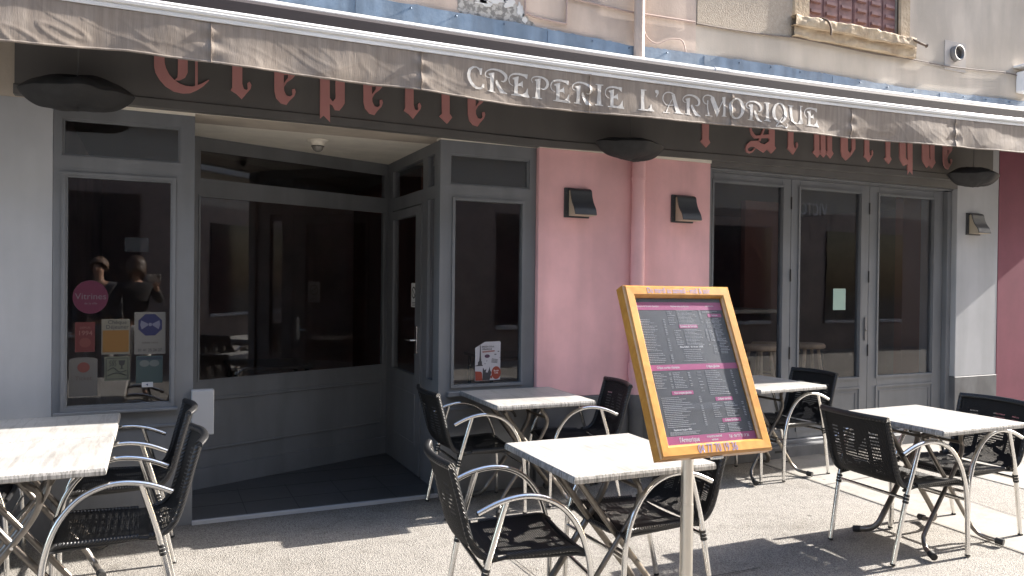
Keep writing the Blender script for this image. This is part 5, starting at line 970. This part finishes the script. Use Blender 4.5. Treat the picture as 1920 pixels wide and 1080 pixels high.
# ================================================================ THE TWO PEOPLE WHO STAND IN THE STREET (seen mirrored in the left window)
def skin(name, nodes, edges, m, parent, root=0, sub=2):
    me = bpy.data.meshes.new(name); me.from_pydata([n[0] for n in nodes], edges, []); me.materials.append(m)
    o = bpy.data.objects.new(name, me); scene.collection.objects.link(o); o.parent = parent
    o.modifiers.new('skin', 'SKIN')
    if not me.skin_vertices: return o
    for i, n in enumerate(nodes):
        r_ = n[1]; me.skin_vertices[0].data[i].radius = r_ if isinstance(r_, tuple) else (r_, r_)
    me.skin_vertices[0].data[root].use_root = True
    o.modifiers['skin'].use_smooth_shade = True
    s = o.modifiers.new('smooth', 'SUBSURF'); s.levels = sub; s.render_levels = sub
    return o
SKIN = mat('skin', (.36,.21,.15), .6, var=.04, vs=12)
def person(x, y, rz, label, hands, shirt, trousers, hair, long_hair):
    t = empty('person', (x, y, 0), R(rz), label=label, cat='person', group=None)
    HZ = 1.60
    N = [((0,0,.93),(.15,.10)), ((0,0,1.10),(.125,.09)), ((0,0,1.28),(.15,.10)), ((0,0,1.40),(.11,.08)), ((0,.005,1.48),(.048,.05)), ((0,.012,1.56),(.06,.075)), ((0,.008,1.64),(.078,.092)), ((0,0,1.70),(.05,.065))]
    E = [(0,1),(1,2),(2,3),(3,4),(4,5),(5,6),(6,7)]
    def chain(pts, start):
        p = start
        for q in pts: N.append(q); E.append((p, len(N)-1)); p = len(N)-1
        return p
    wr = {}
    for sx in (1, -1):
        el, ha = hands[sx]
        e = chain([((sx*.17,0,1.40),.055), (tuple((Vector((sx*.19,0,1.38))+Vector(el))/2),.047), (el,.040), (tuple((Vector(el)+Vector(ha))/2),.036), (ha,.025)], 3); wr[sx] = e
        chain([((sx*.095,0,.86),.085), ((sx*.10,.005,.68),.075), ((sx*.105,.01,.48),.052), ((sx*.11,0,.30),.050), ((sx*.11,-.02,.09),.036), ((sx*.115,.05,.045),.036), ((sx*.12,.14,.03),.028)], 0)
    # hands: palm, four fingers of different lengths and a thumb, rooted in the wrist
    for sx in (1, -1):
        el, ha = (Vector(q) for q in hands[sx]); d = (ha-el).normalized(); sd_ = d.cross(Vector((0,1,0))).normalized(); cu_ = sd_.cross(d)
        palm = ha+d*.05; pi = chain([(tuple(palm),(.032,.016))], wr[sx])
        for k, L_ in enumerate((.066,.075,.070,.055)):
            b = palm+sd_*((k-1.5)*.019)+d*.02
            chain([(tuple(b),.0095), (tuple(b+d*L_*.45+cu_*.012),.0085), (tuple(b+d*L_*.7+cu_*.034),.0078), (tuple(b+d*L_*.72+cu_*.052),.0065)], pi)
        th = ha+d*.025-sd_*.03
        chain([(tuple(th),.011), (tuple(th-sd_*.02+d*.025+cu_*.012),.010), (tuple(th-sd_*.022+d*.045+cu_*.02),.008)], wr[sx])
    b = skin('body', N, E, SKIN, t)
    # clothes follow the same joints, a little larger
    g = .022
    Sn = [((0,0,.92),(.165,.115)), ((0,0,1.10),(.15,.11)), ((0,0,1.28),(.17,.12)), ((0,0,1.40),(.13,.10)), ((0,0,1.465),(.068,.068))]
    Se = [(0,1),(1,2),(2,3),(3,4)]
    for sx in (1, -1):
        el, ha = hands[sx]; p = 3
        for q, r_ in (((sx*.175,0,1.40),.07), (tuple((Vector((sx*.19,0,1.38))+Vector(el))/2),.063), (el,.055), (tuple(Vector(el).lerp(Vector(ha), .85)),.043)):
            Sn.append((q, r_)); Se.append((p, len(Sn)-1)); p = len(Sn)-1
    skin('shirt', Sn, Se, shirt, t)
    Tn = [((0,0,.98),(.155,.11)), ((0,0,.90),(.165,.12))]; Te = [(0,1)]
    for sx in (1, -1):
        p = 1
        for q, r_ in (((sx*.10,0,.82),.10), ((sx*.105,.005,.66),.088), ((sx*.108,.01,.48),.068), ((sx*.11,0,.28),.064), ((sx*.112,-.01,.10),.055)):
            Tn.append((q, r_)); Te.append((p, len(Tn)-1)); p = len(Tn)-1
    skin('trousers', Tn, Te, trousers, t)
    for sx in (1, -1):
        skin('shoe', [((sx*.112,-.05,.05),.045), ((sx*.115,.03,.05),.045), ((sx*.12,.14,.04),.038), ((sx*.12,.19,.035),.025)], [(0,1),(1,2),(2,3)], BLACKP, t)
    # face
    f = MB(); f.grid(lambda u, v: (.016*math.sin(math.pi*(u))*math.cos(2*math.pi*v)*(1-.2*u), .098+.018*math.sin(math.pi*u)*(.4+.6*max(0, math.sin(2*math.pi*v))), 1.585+.055*u), 8, 12); f.build('nose', SKIN, b)
    for sx in (1, -1):
        e = MB()
        e.grid(lambda u, v: (sx*.032+.012*math.sin(math.pi*u)*math.cos(2*math.pi*v), .086+.008*math.sin(math.pi*u)*math.sin(2*math.pi*v), 1.642+.008*math.cos(math.pi*u)), 8, 10); e.build('eye', BLACKP, b)
        e = MB(); e.grid(lambda u, v: (sx*(.078+.010*math.sin(math.pi*u)), -.002+.018*math.sin(math.pi*u)*math.cos(2*math.pi*v), 1.625+.03*math.cos(math.pi*u)*(1)), 8, 10); e.build('ear', SKIN, b)
    mo = MB(); mo.tube([(-.024,.084,1.560),(0,.094,1.562),(.024,.084,1.560)], .006, 8); mo.build('mouth', mat('lips', (.35,.12,.10), .5), b)
    def hf(u, v):
        a = 2*math.pi*v; th = u*math.pi*(.62 if not long_hair else .86); front = max(0, math.sin(a))
        th *= (1-.40*front)
        r_ = (1.0 if not long_hair else 1.14)+.10*nz(math.cos(a)*3, math.sin(a)*3+th*3, 5)
        z = 1.655+.105*math.cos(th)*r_ - (.06*max(0, u-.6)/.4 if long_hair else 0)
        return (.090*math.sin(th)*math.cos(a)*r_, -.004+.105*math.sin(th)*math.sin(a)*r_, z)
    h = MB(); h.grid(hf, 14, 28); ho = h.build('hair', hair, t); md = ho.modifiers.new('thickness', 'SOLIDIFY'); md.thickness = .018; md.offset = 1
    return t
DT = mat('dark_top', (.02,.02,.022), .8); JK = mat('charcoal_jacket', (.05,.05,.055), .8); PT = mat('light_trousers', (.50,.50,.49), .8); JT = mat('grey_trousers', (.22,.22,.22), .8)
HR = mat('dark_brown_hair', (.05,.03,.02), .5, bump=.6, bs=60, stretch=(1,1,.2)); HR2 = mat('short_brown_hair', (.10,.06,.04), .6)
pa = person(-.20, -5.42, -4, 'person in a dark top and light trousers holding up a phone', {1: ((.27,.06,1.22),(.205,.245,1.40)), -1: ((-.27,.03,1.13),(-.14,.14,.98))}, DT, PT, HR, True)
ph = empty('phone', (0, -5.142, 1.515), label='pale phone held up by the person in light trousers, mirrored in the left window', cat='phone')
MB().box(-.075, .075, -.004, .005, -.038, .038, b=.003).build('case', mat('champagne_case', (.55,.48,.40), .3), ph); MB().box(.03, .07, .0052, .006, .0, .032).build('camera_panel', BLACKP, ph)
person(-.62, -5.75, 14, 'person in a charcoal jacket standing behind the one holding the phone', {1: ((.26,-.02,1.12),(.24,.10,.90)), -1: ((-.26,-.02,1.12),(-.24,.10,.90))}, JK, JT, HR2, False)
